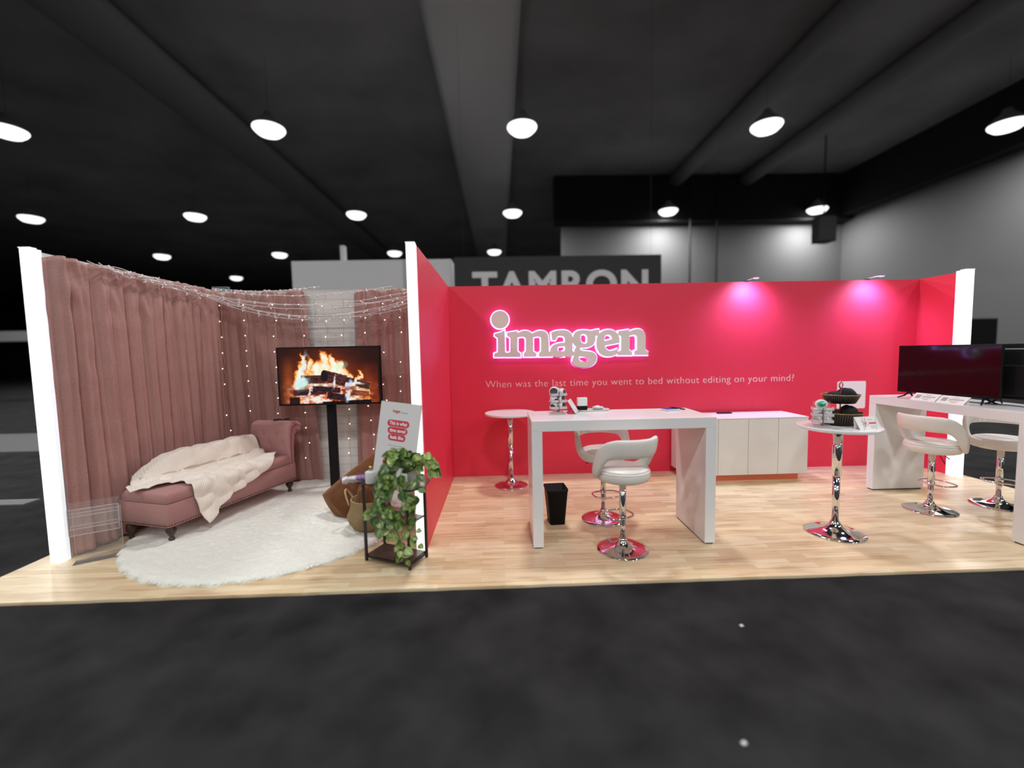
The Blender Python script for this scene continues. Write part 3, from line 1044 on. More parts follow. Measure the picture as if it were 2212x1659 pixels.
# rolled head end with button tufts
pf = [(1.385, 0.376), (1.385, 0.47), (1.383, 0.58), (1.385, 0.68), (1.393, 0.76), (1.41, 0.815), (1.445, 0.845), (1.495, 0.852), (1.55, 0.842), (1.592, 0.81),
      (1.60, 0.77), (1.585, 0.735), (1.55, 0.72), (1.52, 0.71), (1.495, 0.67), (1.478, 0.60), (1.465, 0.50), (1.46, 0.376)]
buttons = [(0.10, 0.60), (0.28, 0.60), (0.46, 0.60), (0.19, 0.71), (0.37, 0.71)]
# finer profile
fine = []
for a, b in zip(pf, pf[1:]):
    for k in range(4):
        fine.append((a[0] + (b[0] - a[0]) * k / 4, a[1] + (b[1] - a[1]) * k / 4))
fine.append(pf[-1])
g = G()
rings = []
nw = 44
for j in range(nw + 1):
    wv = 0.56 * j / nw
    e = min(wv, 0.56 - wv)
    ins = 0.018 * (1 - min(1, e / 0.022)) ** 2
    ring = []
    for (s_, z_) in fine:
        cs, cz = 1.455, min(z_, 0.74)
        dx, dz = cs - s_, cz - z_
        L_ = math.hypot(dx, dz) + 1e-6
        s2, z2 = s_ + dx / L_ * ins, z_ + dz / L_ * ins
        if s_ < 1.42 and z_ > 0.46:
            for bw, bz in buttons:
                d = math.hypot(wv - bw, z_ - bz)
                s2 += 0.020 * math.exp(-(d / 0.022) ** 2) + 0.006 * math.exp(-(d / 0.06) ** 2)
            s2 -= 0.008
        ring.append((s2, wv, z2))
    rings.append(ring)
g.loft(rings)
head = g.build('head_end', 'sofa', CH)
for bw, bz in buttons:
    G().ball((0, 0, 0), 0.010, 8).build('button', 'sofa', head, loc=(1.398, bw, bz))
leg = [(0.020, 0.0), (0.024, 0.004), (0.024, 0.016), (0.016, 0.024), (0.015, 0.034), (0.026, 0.052), (0.038, 0.075), (0.041, 0.092), (0.034, 0.108), (0.020, 0.118), (0.030, 0.126), (0.030, 0.134)]
for s_, w_, z0 in ((0.055, 0.045, 0.046), (0.055, 0.515, 0.0), (1.40, 0.045, 0.046), (1.40, 0.515, 0.046)):
    k = (0.172 - z0) / 0.134
    G().lathe([(r_, z_ * k) for r_, z_ in leg], 20).build('leg', 'darkwood', CH, loc=(s_, w_, z0))


def nail_run(pts, nrm, n, name='nail_trim'):
    g = G()
    P = cable_pts(pts, n)
    for p in P:
        q = p + Vector(nrm) * 0.001
        g.ball(q, 0.0062, 6)
    return g.build(name, 'nail', CH)


nail_run([(0.01, -0.001, 0.186), (1.45, -0.001, 0.186)], (0, -1, 0), 62)
nail_run([(-0.001, 0.01, 0.186), (-0.001, 0.55, 0.186)], (-1, 0, 0), 24)
nail_run([(1.405, 0.0, 0.40), (1.405, 0.0, 0.60), (1.415, 0.0, 0.72), (1.44, 0.0, 0.79), (1.50, 0.0, 0.812), (1.555, 0.0, 0.795), (1.575, 0.0, 0.765)], (0, -1, 0), 26)
nail_run([(1.45, 0.0, 0.40), (1.455, 0.0, 0.56), (1.475, 0.0, 0.68), (1.51, 0.0, 0.735)], (0, -1, 0), 17)

# cream throw
RZC = math.atan2(0.957, 0.289)
out = [(-.085, .27), (-.02, .255), (.05, .235), (.12, .21), (.18, .20), (.225, .17), (.235, .10), (.205, .03), (.21, -.03), (.225, -.08), (.235, -.15), (.25, -.24), (.285, -.33), (.325, -.385),
       (.375, -.365), (.43, -.335), (.445, -.28), (.52, -.245), (.6, -.20), (.72, -.175), (.84, -.135), (.94, -.11), (1.03, -.075), (1.12, -.02), (1.20, .05), (1.27, .09), (1.325, .13), (1.33, .20),
       (1.27, .24), (1.31, .30), (1.355, .38), (1.35, .5), (1.33, .62), (1.27, .72), (1.24, .86), (.9, .88), (.6, .86), (.40, .80), (.25, .68), (.12, .56), (.02, .44), (-.06, .36)]


def backz(s_):
    xs = [p[0] for p in prof]
    return float(np.interp(s_, xs, [p[1] for p in prof]))


def throw_pos(s_, t):
    hb = max(0.0, backz(s_) - 0.478)
    base = 0.487
    if t < 0:
        wv, z = -0.018 - 0.05 * max(0, -t - .12), base + t
        if t > -0.03:
            q = -t / 0.03
            wv = -0.018 * math.sin(q * PI / 2)
            z = base - 0.03 * (1 - math.cos(q * PI / 2))
    elif t < 0.38:
        wv, z = t, base
    else:
        q = t - 0.38
        rise = math.hypot(hb, 0.09)
        if q < rise + 1e-6:
            k = q / max(rise, 1e-6)
            kk = k * k * (3 - 2 * k)
            wv, z = 0.38 + 0.09 * k, base + hb * kk
        elif q < rise + 0.10:
            wv, z = 0.47 + (q - rise), base + hb + 0.012
        else:
            wv, z = 0.578, base + hb + 0.012 - (q - rise - 0.10)
    # folds
    f = 0.020 * math.sin(9 * s_ + 15 * t + 2.5 * math.sin(5 * t)) + 0.013 * math.sin(24 * s_ - 12 * t + 1.5) + 0.016 * hall_noise(s_ * 7, t * 7, 3) + 0.007 * hall_noise(s_ * 19, t * 19, 9)
    # bunched ridge running from the hanging corner up to the seat edge, and loops at the head end
    rd = (s_ - 0.36) - 0.55 * (t + 0.02)
    f += 0.045 * math.exp(-(rd / 0.055) ** 2) * max(0, 1 - abs(t - 0.05) / 0.3)
    rd2 = (t - 0.30) - 0.20 * math.sin(3.2 * (s_ - 0.3))
    f += 0.040 * math.exp(-(rd2 / 0.05) ** 2) * (0.3 + 0.7 * min(1, max(0, (s_ - .2) / .3)))
    f += 0.05 * math.exp(-((s_ - 1.27) / 0.07) ** 2) * math.exp(-((t - 0.30) / 0.16) ** 2)
    f += 0.03 * math.exp(-((s_ - 1.22) / 0.06) ** 2) * math.exp(-((t - 0.12) / 0.05) ** 2)
    f = abs(f) * 0.9 + 0.006
    if t < -0.02:
        return s_ + 0.3 * f * math.sin(t * 20), wv - f * 0.9, z
    if t < 0.02:
        return s_, wv - f * 0.5, z + f * 0.5
    if z > base + 0.03 and t < 0.9:
        return s_, min(wv, 0.585) - f * 0.5 if wv < 0.5 else wv + f * 0.2, z + f * 0.5
    return s_, wv, z + f


P2 = []
ns = len(out)
for i in range(ns):
    a, b = out[i], out[(i + 1) % ns]
    d = math.hypot(b[0] - a[0], b[1] - a[1])
    m = max(1, int(d / 0.012))
    for k in range(m):
        x = a[0] + (b[0] - a[0]) * k / m
        y = a[1] + (b[1] - a[1]) * k / m
        P2.append((x, y))


def inside(x, y):
    c = False
    for i in range(ns):
        (x1, y1), (x2, y2) = out[i], out[(i + 1) % ns]
        if (y1 > y) != (y2 > y) and x < (x2 - x1) * (y - y1) / (y2 - y1) + x1:
            c = not c
    return c


nb = len(P2)
pts = list(P2)
x = -0.1
while x < 1.38:
    y = -0.4
    while y < 0.9:
        if inside(x, y) and min((x - p[0]) ** 2 + (y - p[1]) ** 2 for p in P2[::2]) > 0.00008:
            pts.append((x, y))
        y += 0.0115
    x += 0.0115
vv, ee, ff, _, _, _ = delaunay_2d_cdt([Vector(p) for p in pts], [(i, (i + 1) % nb) for i in range(nb)], [], 1, 1e-5)
g = G()
g.v = [throw_pos(p[0], p[1]) for p in vv]
g.uv = [(p[0], p[1]) for p in vv]
g.f = [tuple(f_) for f_ in ff]
g.sm = [True] * len(g.f)
TH = g.build('throw_blanket', 'throw', loc=(-2.84, 3.63, 0), rz=RZC, solid=0.008)
tag(TH, 'cream ribbed throw blanket draped over the pink chaise', 'blanket')
t = thing('remote_control', 'flat black gadget lying on the rolled head end of the chaise', 'gadget', (-2.62, 5.17, 0.853), 0.35)
box('body', 'black', -0.085, 0.085, -0.025, 0.025, 0, 0.014, t, 0.004)
box('button_strip', 'device', 0.0, 0.03, -0.012, 0.0, 0.0142, 0.0155, t)

# ------------------------------------------------------------ fireplace television
TV = thing('floor_television', 'television showing a log fire on a black floor pole', 'television', (-1.977, 5.10, 0))
G().box(-0.595, 0.595, -0.062, -0.03, 1.035, 1.712).build('casing', 'black', TV, 0.004)
G().box(-0.35, 0.35, -0.03, 0.02, 1.10, 1.50).build('back_housing', 'black', TV, 0.01)
box('bracket', 'black', -0.12, 0.12, 0.02, 0.045, 1.2, 1.45, TV)
box('pole', 'black', -0.098, -0.0, 0.045, 0.105, 0.0, 1.5, TV, 0.005)
box('floor_plate', 'black', -0.28, 0.24, -0.02, 0.25, 0.0, 0.012, TV, 0.002)
# picture on the screen: flames over logs
W_, H_ = 360, 204
u, v = np.meshgrid(np.linspace(0, 1, W_), np.linspace(0, 1, H_))   # v down
rs = np.random.RandomState(4)


def vnoise(U, V, seed):
    r_ = np.random.RandomState(seed)
    grid = r_.rand(64, 64)
    x0 = np.floor(U).astype(int)
    y0 = np.floor(V).astype(int)
    fx, fy = U - x0, V - y0
    fx = fx * fx * (3 - 2 * fx)
    fy = fy * fy * (3 - 2 * fy)
    a = grid[y0 % 64, x0 % 64]
    b = grid[y0 % 64, (x0 + 1) % 64]
    c = grid[(y0 + 1) % 64, x0 % 64]
    d = grid[(y0 + 1) % 64, (x0 + 1) % 64]
    return (a * (1 - fx) + b * fx) * (1 - fy) + (c * (1 - fx) + d * fx) * fy


def fbm(U, V, seed, o_=4):
    s_ = 0
    a = 0.5
    for k in range(o_):
        s_ = s_ + a * vnoise(U * 2**k, V * 2**k, seed + k)
        a *= 0.5
    return s_


img = np.zeros((H_, W_, 3))
img[:] = (0.020, 0.004, 0.004)
glow = np.exp(-((u - 0.1) / 0.05) ** 2) * np.clip((v - 0.12) * 1.6, 0, 1)
img += glow[..., None] * np.array((0.42, 0.09, 0.015)) * (0.6 + 0.6 * fbm(u * 8, v * 30, 50))[..., None]
glow = np.exp(-((u - 0.88) / 0.12) ** 2) * np.clip((v - 0.25) * 1.8, 0, 1) * (u < 0.975)
img += glow[..., None] * np.array((0.34, 0.045, 0.006)) * (0.4 + 0.9 * fbm(u * 14, v * 9, 60))[..., None]
glow = np.exp(-((u - 0.47) / 0.26) ** 2 - ((v - 0.5) / 0.36) ** 2)
img += glow[..., None] * np.array((0.30, 0.045, 0.004)) * (0.4 + 1.0 * fbm(u * 10, v * 8, 77))[..., None]
tongues = [(0.22, 0.06, 0.05, 0.95), (0.30, 0.14, 0.06, 0.8), (0.44, 0.02, 0.085, 1.05), (0.53, 0.08, 0.08, 1.05), (0.62, 0.20, 0.07, 1.0), (0.37, 0.20, 0.07, 0.95), (0.79, 0.38, 0.04, 0.95), (0.70, 0.44, 0.05, 0.75)]
heat = np.zeros_like(u)
warp = (fbm(u * 9, v * 6, 10) - 0.47) * 0.16
warp2 = (fbm(u * 26, v * 13, 20) - 0.47) * 0.07
for cx, top, wd, st in tongues:
    uu = u + warp * 1.2 + warp2
    y_ = (v - top) / (0.72 - top)
    width = wd * (0.25 + 1.25 * np.clip(y_, 0, 1))
    h = np.exp(-((uu - cx) / width) ** 2) * np.clip(y_ * 5, 0, 1) * (v < 0.98)
    heat = np.maximum(heat, h * st)
heat *= 0.45 + 0.95 * fbm(u * 16, v * 7, 30)
heat = np.clip(heat * 1.25, 0, 1.2)


def ramp(h, stops):
    xs = [s_[0] for s_ in stops]
    return np.stack([np.interp(h, xs, [s_[1][k] for s_ in stops]) for k in range(3)], -1)


fire = ramp(heat, [(0, (0, 0, 0)), (0.2, (0.30, 0.03, 0.0)), (0.42, (0.85, 0.20, 0.02)), (0.62, (1.0, 0.52, 0.16)), (0.85, (1.0, 0.82, 0.50)), (1.2, (0.95, 0.98, 0.85))])
k_ = np.clip(heat * 2.2, 0, 1)[..., None]
img = img * (1 - k_) + fire * k_
# ember bed
bed = np.clip((v - 0.60) / 0.1, 0, 1) * np.exp(-((u - 0.5) / 0.34) ** 4)
n1 = fbm(u * 22, v * 18, 70)
ember = ramp(n1, [(0.2, (0.03, 0.004, 0.004)), (0.42, (0.25, 0.03, 0.01)), (0.52, (0.8, 0.22, 0.1)), (0.60, (0.98, 0.72, 0.6)), (0.8, (0.8, 0.95, 0.95))])
img = img * (1 - bed[..., None]) + ember * bed[..., None]


def log(x0, y0, x1, y1, r, seed, tone=(0.055, 0.018, 0.018), end=False):
    """a log seen from the side, with a cut end"""
    global img
    asp = 1.76
    dx, dy = (x1 - x0) * asp, y1 - y0
    L_ = math.hypot(dx, dy)
    px, py = (u - x0) * asp, v - y0
    s_ = (px * dx + py * dy) / L_
    t_ = (-px * dy + py * dx) / L_
    nn = (fbm(s_ * 26, t_ * 60 + 9, seed) - 0.47)
    m = (np.abs(t_) < r * (1 + 0.35 * nn)) & (s_ > 0) & (s_ < L_)
    shade = np.sqrt(np.clip(1 - (t_ / r) ** 2, 0, 1))
    c = np.array(tone)[None, None] * (0.35 + 1.6 * shade[..., None] * (0.5 + nn[..., None] * 2.2))
    rim = np.clip((np.abs(t_) / r - 0.72) * 3, 0, 1)[..., None] * np.array((0.5, 0.09, 0.03)) * np.clip(nn * 6 + .3, 0, 1)[..., None]
    c = np.clip(c, 0, 1) + rim
    img = np.where(m[..., None], c, img)
    if end:
        q = ((px - 0) ** 2 / (r * 0.62) ** 2 + (py) ** 2 / (r * 1.02) ** 2) < 1
        img = np.where(q[..., None], np.array((0.012, 0.008, 0.008)), img)


log(0.22, 0.56, 0.52, 0.56, 0.075, 81)
log(0.62, 0.56, 0.74, 0.60, 0.05, 82)
log(0.45, 0.50, 0.66, 0.60, 0.10, 83, (0.075, 0.022, 0.024), True)
log(0.76, 0.63, 0.89, 0.70, 0.062, 84, (0.05, 0.022, 0.014))
log(0.14, 0.79, 0.46, 0.77, 0.055, 85, (0.04, 0.012, 0.016))
log(0.33, 0.72, 0.60, 0.76, 0.05, 86, (0.03, 0.012, 0.02))
log(0.47, 0.84, 0.66, 0.90, 0.06, 87, (0.03, 0.010, 0.014))
log(0.70, 0.80, 0.88, 0.83, 0.045, 88, (0.25, 0.06, 0.03))
log(0.10, 0.93, 0.20, 0.93, 0.07, 89, (0.02, 0.006, 0.006))
log(0.42, 0.985, 0.90, 0.955, 0.03, 90, (0.008, 0.004, 0.004))
for cx, cy, wx, wy, c in ((0.225, 0.62, 0.05, 0.10, (0.70, 0.92, 0.90)), (0.21, 0.66, 0.04, 0.05, (0.62, 0.88, 0.86)), (0.255, 0.30, 0.018, 0.16, (0.75, 0.90, 0.95)), (0.69, 0.64, 0.03, 0.06, (0.55, 0.70, 0.98)), (0.55, 0.60, 0.012, 0.09, (1.0, 0.80, 0.76)),
                          (0.30, 0.75, 0.010, 0.10, (1.0, 0.78, 0.72)), (0.67, 0.85, 0.014, 0.09, (0.62, 0.78, 0.98)), (0.61, 0.33, 0.05, 0.06, (0.85, 0.95, 0.65)), (0.75, 0.66, 0.06, 0.02, (0.9, 0.9, 1.0))):
    uu = u + warp2 * 1.1 + (v - cy) * 0.15
    vv_ = v + warp * 0.6
    m = np.exp(-(((uu - cx) / wx) ** 2 + ((vv_ - cy) / wy) ** 2) ** 1.5) * (0.25 + 1.1 * fbm(u * 30, v * 22, 95))
    m = np.clip(m * 1.5, 0, 1)[..., None]
    img = img * (1 - m) + np.array(c) * m
img = np.clip(img, 0, 1)
bord = (u < 0.008) | (u > 0.992) | (v < 0.012) | (v > 0.985)
img[bord] = (0.002, 0.001, 0.001)
g = G()
g.v = [tuple(p) for p in np.stack([-0.585 + 1.17 * u, np.full_like(u, -0.0632), 1.704 - 0.66 * v], -1).reshape(-1, 3)]
idx = np.arange(W_ * H_).reshape(H_, W_)
g.f = [tuple(q) for q in np.stack([idx[:-1, :-1], idx[1:, :-1], idx[1:, 1:], idx[:-1, 1:]], -1).reshape(-1, 4).tolist()]
g.sm = [False] * len(g.f)
g.col = np.concatenate([img.reshape(-1, 3), np.ones((W_ * H_, 1))], 1)
M['fire'] = attr_mat('log_fire_picture', emission=0.66, rough=0.3)
g.build('screen', 'fire', TV)

# ------------------------------------------------------------ brown cushion, basket, blanket in the basket
g = G()
n = 60
for side in (1, -1):
    o = len(g.v)
    for j in range(n + 1):
        for i in range(n + 1):
            a, b = -1 + 2 * i / n, -1 + 2 * j / n
            pinch = 1 - 0.10 * (1 - a * a) * 0 - 0.07 * (abs(a) ** 4) * (1 - b * b) - 0.0
            x = a * 0.365 * (1 - 0.08 * (1 - b * b) * abs(a) ** 3)
            z = b * 0.235 * (1 - 0.08 * (1 - a * a) * abs(b) ** 3)
            th = (max(0, 1 - a ** 2) ** 0.6) * (max(0, 1 - b ** 2) ** 0.6)
            yy = -side * 0.20 * th * (1 - 0.16 * abs(math.sin(a * 9.5 + 0.9 * b)) * min(1, max(0, (0.75 - b) * 1.2)))
            cr = 1 - 0.13 * (a * a * b * b)
            x *= cr
            z *= cr
            rib = 0.014 * hall_noise(a * 3, b * 3, 8) * th
            g.v.append((x, yy + side * rib, z))
    for j in range(n):
        for i in range(n):
            a = o + j * (n + 1) + i
            q = (a, a + 1, a + n + 2, a + n + 1)
            g.f.append(q if side > 0 else q[::-1])
            g.sm.append(True)
mt = Matrix.Translation((-1.42, 4.25, 0.262)) @ Matrix.Rotation(math.radians(-14), 4, 'X') @ Matrix.Rotation(math.radians(-38), 4, 'Y')
g.xf(mt)
g.v = [(x, y, max(z, 0.05 + 0.02 * (0.05 - z) * 0)) for x, y, z in g.v]
c0 = Vector((-1.43, 4.22, 0.0))
g.v = [(x - c0.x, y - c0.y, z) for x, y, z in g.v]
tag(g.build('floor_cushion', 'brown', loc=c0), 'big rust-brown fluffy cushion leaning behind the woven basket', 'cushion')
BK = thing('belly_basket', 'woven seagrass belly basket with a jute handle behind the dark side table', 'basket', (-1.21, 3.87, 0.042))
BK.scale = (1.2, 1.2, 1.2)
g = G()
pr_ = [(0.105, 0.0), (0.13, 0.012), (0.155, 0.05), (0.168, 0.085), (0.170, 0.105), (0.160, 0.125), (0.148, 0.150), (0.142, 0.185), (0.140, 0.225), (0.132, 0.225), (0.132, 0.15), (0.12, 0.03), (0.001, 0.02)]
g.lathe(pr_, 64)
g.uv = []
for (x, y, z) in g.v:
    g.uv.append((math.atan2(y, x) / PI * 0.5, z))
g.build('body', 'basket', BK)
for s_ in (-1, 1):
    G().tube([(s_ * (0.138 + 0.042 * math.sin(q)), -0.055 * math.cos(q), 0.185 + 0.105 * math.sin(q)) for q in np.linspace(0, PI, 15)], 0.0075, 7).build('handle', 'jute', BK)
g = G()
n, m = 72, 16
for j in range(m + 1):
    q = j / m
    for k in range(n):
        a = 2 * PI * k / n
        r_ = 0.118 * math.cos(q * PI / 2 * 0.98) ** 0.55
        r_ *= 1 + 0.045 * math.sin(a * 17 + 5 * q + 3 * hall_noise(math.cos(a) * 2, math.sin(a) * 2, 1)) + 0.22 * hall_noise(math.cos(a) * 1.6, math.sin(a) * 1.6, q * 3)
        if j == 0:
            r_ = 0.112
        g.v.append((r_ * math.cos(a), r_ * math.sin(a) * .98, 0.06 + 0.30 * math.sin(q * PI / 2) + 0.09 * hall_noise(math.cos(a) * 1.4, math.sin(a) * 1.4, 7) * q + 0.03 * hall_noise(math.cos(a) * 4 * (1 - q), math.sin(a) * 4 * (1 - q), 3) * q))
for j in range(m):
    for k in range(n):
        g.f.append((j * n + k, j * n + (k + 1) % n, (j + 1) * n + (k + 1) % n, (j + 1) * n + k))
        g.sm.append(True)
g.f.append(tuple(range(n))[::-1])
g.sm.append(False)
g.f.append(tuple(range(m * n, (m + 1) * n)))
g.sm.append(True)
FB = g.build('fluffy_blanket', 'brown', loc=(-1.21, 3.87, 0.042))
FB.scale = (1.2, 1.2, 1.1)
tag(FB, 'rust-brown fluffy blanket gathered in the top of the woven basket', 'blanket')

# ------------------------------------------------------------ side table
A2 = Vector((-1.077, 3.295))
ex = Vector((0.905, -0.425)).normalized()
ey = Vector((0.425, 0.905)).normalized()
rzt = math.atan2(ex.y, ex.x)
ST = thing('side_table', 'small dark three-tier side table beside the middle lit column', 'table', (A2.x, A2.y, 0), rzt)
LW, LD = 0.412, 0.215
for x, y in ((0, 0), (LW, 0), (LW, LD), (0, LD)):
    box('leg', 'iron', x - 0.009, x + 0.009, y - 0.009, y + 0.009, 0.0, 0.612, ST, 0.001)
for z0, z1 in ((0.04, 0.054), (0.33, 0.342)):
    box('shelf', 'table_wood', 0.006, LW - 0.006, 0.006, LD - 0.006, z0, z1, ST, 0.002)
g = G().prism([(-0.085, 0.03), (-0.06, -0.025), (0.165, -0.028), (0.195, 0.015), (0.225, 0.015), (0.255, -0.04), (LW + 0.06, -0.045), (LW + 0.115, 0.06), (LW + 0.04, LD + 0.03), (-0.05, LD + 0.03)], 0.6125, 0.628)
g.build('tabletop', 'table_wood', ST, 0.002)
for x0, x1, y0, y1 in ((0, LW, -0.006, 0.006), (0, LW, LD - 0.006, LD + 0.006), (-0.006, 0.006, 0, LD), (LW - 0.006, LW + 0.006, 0, LD)):
    box('rail', 'iron', x0, x1, y0, y1, 0.028, 0.0395, ST)
ZT = 0.6285


def on_table(lx, ly):
    p = A2 + ex * lx + ey * ly
    return (p.x, p.y, ZT)


# lotion bottle
t = thing('diffuser_bottle', 'squat frosted white bottle with a gold cap on the dark side table', 'bottle', (-1.005, 3.262, ZT))
G().lathe([(0.040, 0.0), (0.044, 0.004), (0.044, 0.082), (0.040, 0.090), (0.018, 0.096), (0.0005, 0.096)], 32).build('body', 'bottle', t)
G().lathe([(0.014, 0.0962), (0.014, 0.130), (0.0005, 0.131)], 24).build('cap', 'gold', t)
# foil wrapped packet
g = G()
n = 14
for j in range(n + 1):
    q = j / n
    for k in range(12):
        a = 2 * PI * k / 12
        wd = 0.018 + 0.030 * (abs(q - 0.5) * 2) ** 1.5 * (1 if q < .5 else .6)
        hh = 0.016 + 0.012 * math.sin(q * PI) + (0.006 if q < 0.15 else 0)
        jit = 1 + 0.25 * hall_noise(q * 9, k * 1.3, 4)
        g.v.append((-0.13 + 0.22 * q, wd * math.cos(a) * jit, 0.030 + hh * math.sin(a) * jit))
for j in range(n):
    for k in range(12):
        g.f.append((j * 12 + k, j * 12 + (k + 1) % 12, (j + 1) * 12 + (k + 1) % 12, (j + 1) * 12 + k))
        g.sm.append(False)
g.f.append(tuple(range(12))[::-1])
g.f.append(tuple(range(n * 12, n * 12 + 12)))
g.sm += [False] * 2
t = thing('wrapped_packet', 'purple packet in crinkled silver film lying beside the white bottle', 'packet', (-1.095, 3.285, ZT), 0.35)
pk = g.build('wrapper', 'foil', t)
g = G().loft([[(x, w_ * math.cos(2 * PI * k / 10), 0.032 + h_ * math.sin(2 * PI * k / 10)) for k in range(10)] for x, w_, h_ in ((-0.05, 0.004, 0.004), (-0.02, 0.024, 0.026), (0.03, 0.026, 0.03), (0.085, 0.034, 0.028), (0.1, 0.004, 0.004))])
g.build('contents', 'purple', t)

# leaning sign board on the back edge of the side table
bx = Vector((0.905, -0.425, 0)).normalized()
up_v = Vector((0.079, 0.0735, 0.60)).normalized()
bx = (bx - up_v * bx.dot(up_v)).normalized()
nb_ = bx.cross(up_v).normalized()     # towards the viewer side (-y)
if nb_.y > 0:
    nb_ = -nb_
o3 = Vector((-1.040, 3.405, 0.6295))
SB = thing('sign_board', 'tall white foam board with red pill-shaped headline leaning on the side table', 'sign', o3)
BWd, BHt = 0.392, 0.615


def quad_slab(g, x0, x1, y0, y1, d0, d1):
    P = []
    for d in (d0, d1):
        for x, y in ((x0, y0), (x1, y0), (x1, y1), (x0, y1)):
            P.append(bx * x + up_v * y + nb_ * d)
    return g.add(P, [(0, 3, 2, 1), (4, 5, 6, 7), (0, 1, 5, 4), (1, 2, 6, 5), (2, 3, 7, 6), (3, 0, 4, 7)])


quad_slab(G(), 0, BWd, 0, BHt, -0.006, 0).build('board', 'paper', SB)
strut = G()
strut.add([bx * 0.16 + up_v * 0.45 - nb_ * 0.007, bx * 0.22 + up_v * 0.45 - nb_ * 0.007, Vector((0.16 * bx.x + 0.05, 0.16 * bx.y + 0.085, 0)), Vector((0.22 * bx.x + 0.05, 0.22 * bx.y + 0.085, 0))], [(0, 1, 3, 2)])
strut.build('strut', 'paper', SB, solid=0.003)
cx = BWd * 0.515
text_mesh('logo_print', 'Imagen', 'redprint', SB, 0.070, 0.026, bx * (cx - 0.075) + up_v * 0.535 + nb_ * 0.0005, bx, up_v, offset=0.02, extrude=0.0004)
text_mesh('logo_print', 'moments', 'greyprint', SB, 0.060, 0.014, bx * (cx + 0.008) + up_v * 0.533 + nb_ * 0.0005, bx, up_v, offset=0.0, extrude=0.0004)
for k, (tx, wd, yy) in enumerate((('This is what', 0.212, 0.450), ('time saved', 0.192, 0.394), ('feels like', 0.168, 0.340))):
    hh = 0.052
    pill = G()
    n = 12
    ring = []
    for (cx_, a0) in ((cx + wd / 2 - hh / 2 - 0.01, -90), (cx - wd / 2 + hh / 2 - 0.01, 90)):
        for q in range(n + 1):
            a = math.radians(a0 + 180 * q / n)
            ring.append((cx_ + hh / 2 * math.cos(a), yy + hh / 2 * math.sin(a)))
    P = [bx * x + up_v * y + nb_ * d for d in (0.0002, 0.0008) for x, y in ring]
    m = len(ring)
    pill.add(P, [tuple(range(m))[::-1], tuple(range(m, 2 * m))] + [(i, (i + 1) % m, m + (i + 1) % m, m + i) for i in range(m)])
    p = pill.build('headline_pill', 'redprint', SB)
    text_mesh('headline', tx, 'whiteprint', p, wd - 0.038, 0.029, bx * (cx - 0.01 - (wd - 0.038) / 2) + up_v * (yy - 0.012) + nb_ * 0.0012, bx, up_v, offset=0.022, extrude=0.0004)
g = G()
for yy, x0, x1 in ((0.272, 0.12, 0.27), (0.250, 0.145, 0.24), (0.222, 0.105, 0.28), (0.200, 0.10, 0.25), (0.075, 0.09, 0.15)):
    x = x0
    rr = random.Random(int(yy * 1000))
    while x < x1:
        l = rr.uniform(0.008, 0.022)
        quad_slab(g, x, min(x + l, x1), yy, yy + 0.006, 0.0002, 0.0006)
        x += l + 0.005
g.build('small_print', 'greyprint', SB)
g = G()
ring = [(0.105 + 0.022 * math.cos(2 * PI * k / 28), 0.140 + 0.025 * math.sin(2 * PI * k / 28)) for k in range(28)]
P = [bx * x + up_v * y + nb_ * d for d in (0.0002, 0.0008) for x, y in ring]
g.add(P, [tuple(range(28))[::-1], tuple(range(28, 56))] + [(i, (i + 1) % 28, 28 + (i + 1) % 28, 28 + i) for i in range(28)])
ic = g.build('clock_icon', 'redprint', SB)
g = G()
quad_slab(g, 0.103, 0.107, 0.138, 0.156, 0.001, 0.0014)
quad_slab(g, 0.103, 0.113, 0.134, 0.138, 0.001, 0.0014)
g.build('clock_hands', 'whiteprint', ic)

# straw tray, pot and trailing plant
PL = thing('pothos_plant', 'trailing green and yellow pothos in a pale pot on the dark side table', 'plant', (-0.652, 3.135, ZT))
G().lathe([(0.040, 0.0), (0.044, 0.003), (0.052, 0.145), (0.0535, 0.152), (0.049, 0.152), (0.046, 0.135), (0.001, 0.135)], 36).build('pot', 'pot', PL)
G().lathe([(0.0455, 0.1352), (0.03, 0.142), (0.0005, 0.144)], 24).build('soil', 'soil', PL)
O_ = Vector((-0.652, 3.135, ZT))
vines = [
    [(-.655, 3.13, .775), (-.70, 3.08, .90), (-.78, 3.00, .88), (-.84, 2.96, .76), (-.86, 2.95, .62), (-.84, 2.95, .50), (-.80, 2.96, .40), (-.74, 2.97, .28), (-.72, 2.98, .20)],
    [(-.65, 3.125, .775), (-.69, 3.06, .88), (-.74, 2.99, .80), (-.77, 2.96, .64), (-.79, 2.95, .52), (-.77, 2.95, .42), (-.735, 2.96, .33), (-.71, 2.97, .24), (-.70, 2.98, .165)],
    [(-.66, 3.13, .775), (-.76, 3.06, .86), (-.86, 2.99, .72), (-.89, 2.96, .58), (-.90, 2.95, .49), (-.86, 2.95, .42), (-.82, 2.95, .37)],
    [(-.64, 3.13, .775), (-.60, 3.09, .88), (-.55, 3.06, .90), (-.52, 3.04, .86), (-.505, 3.03, .78)],
    [(-.645, 3.12, .775), (-.62, 3.06, .82), (-.60, 3.00, .66), (-.615, 2.98, .52), (-.61, 2.98, .45), (-.63, 2.98, .36), (-.62, 2.98, .27)],
    [(-.655, 3.12, .775), (-.71, 3.05, .84), (-.72, 2.97, .70), (-.70, 2.95, .58), (-.72, 2.95, .47), (-.69, 2.96, .40), (-.66, 2.97, .33)],
    [(-.65, 3.13, .775), (-.67, 3.10, .89), (-.72, 3.08, .93), (-.80, 3.04, .92)],
    [(-.65, 3.13, .775), (-.70, 3.10, .88), (-.77, 3.06, .90), (-.82, 3.00, .80), (-.80, 2.97, .68)],
]
gs = G()
gl = G()
gl.col = []
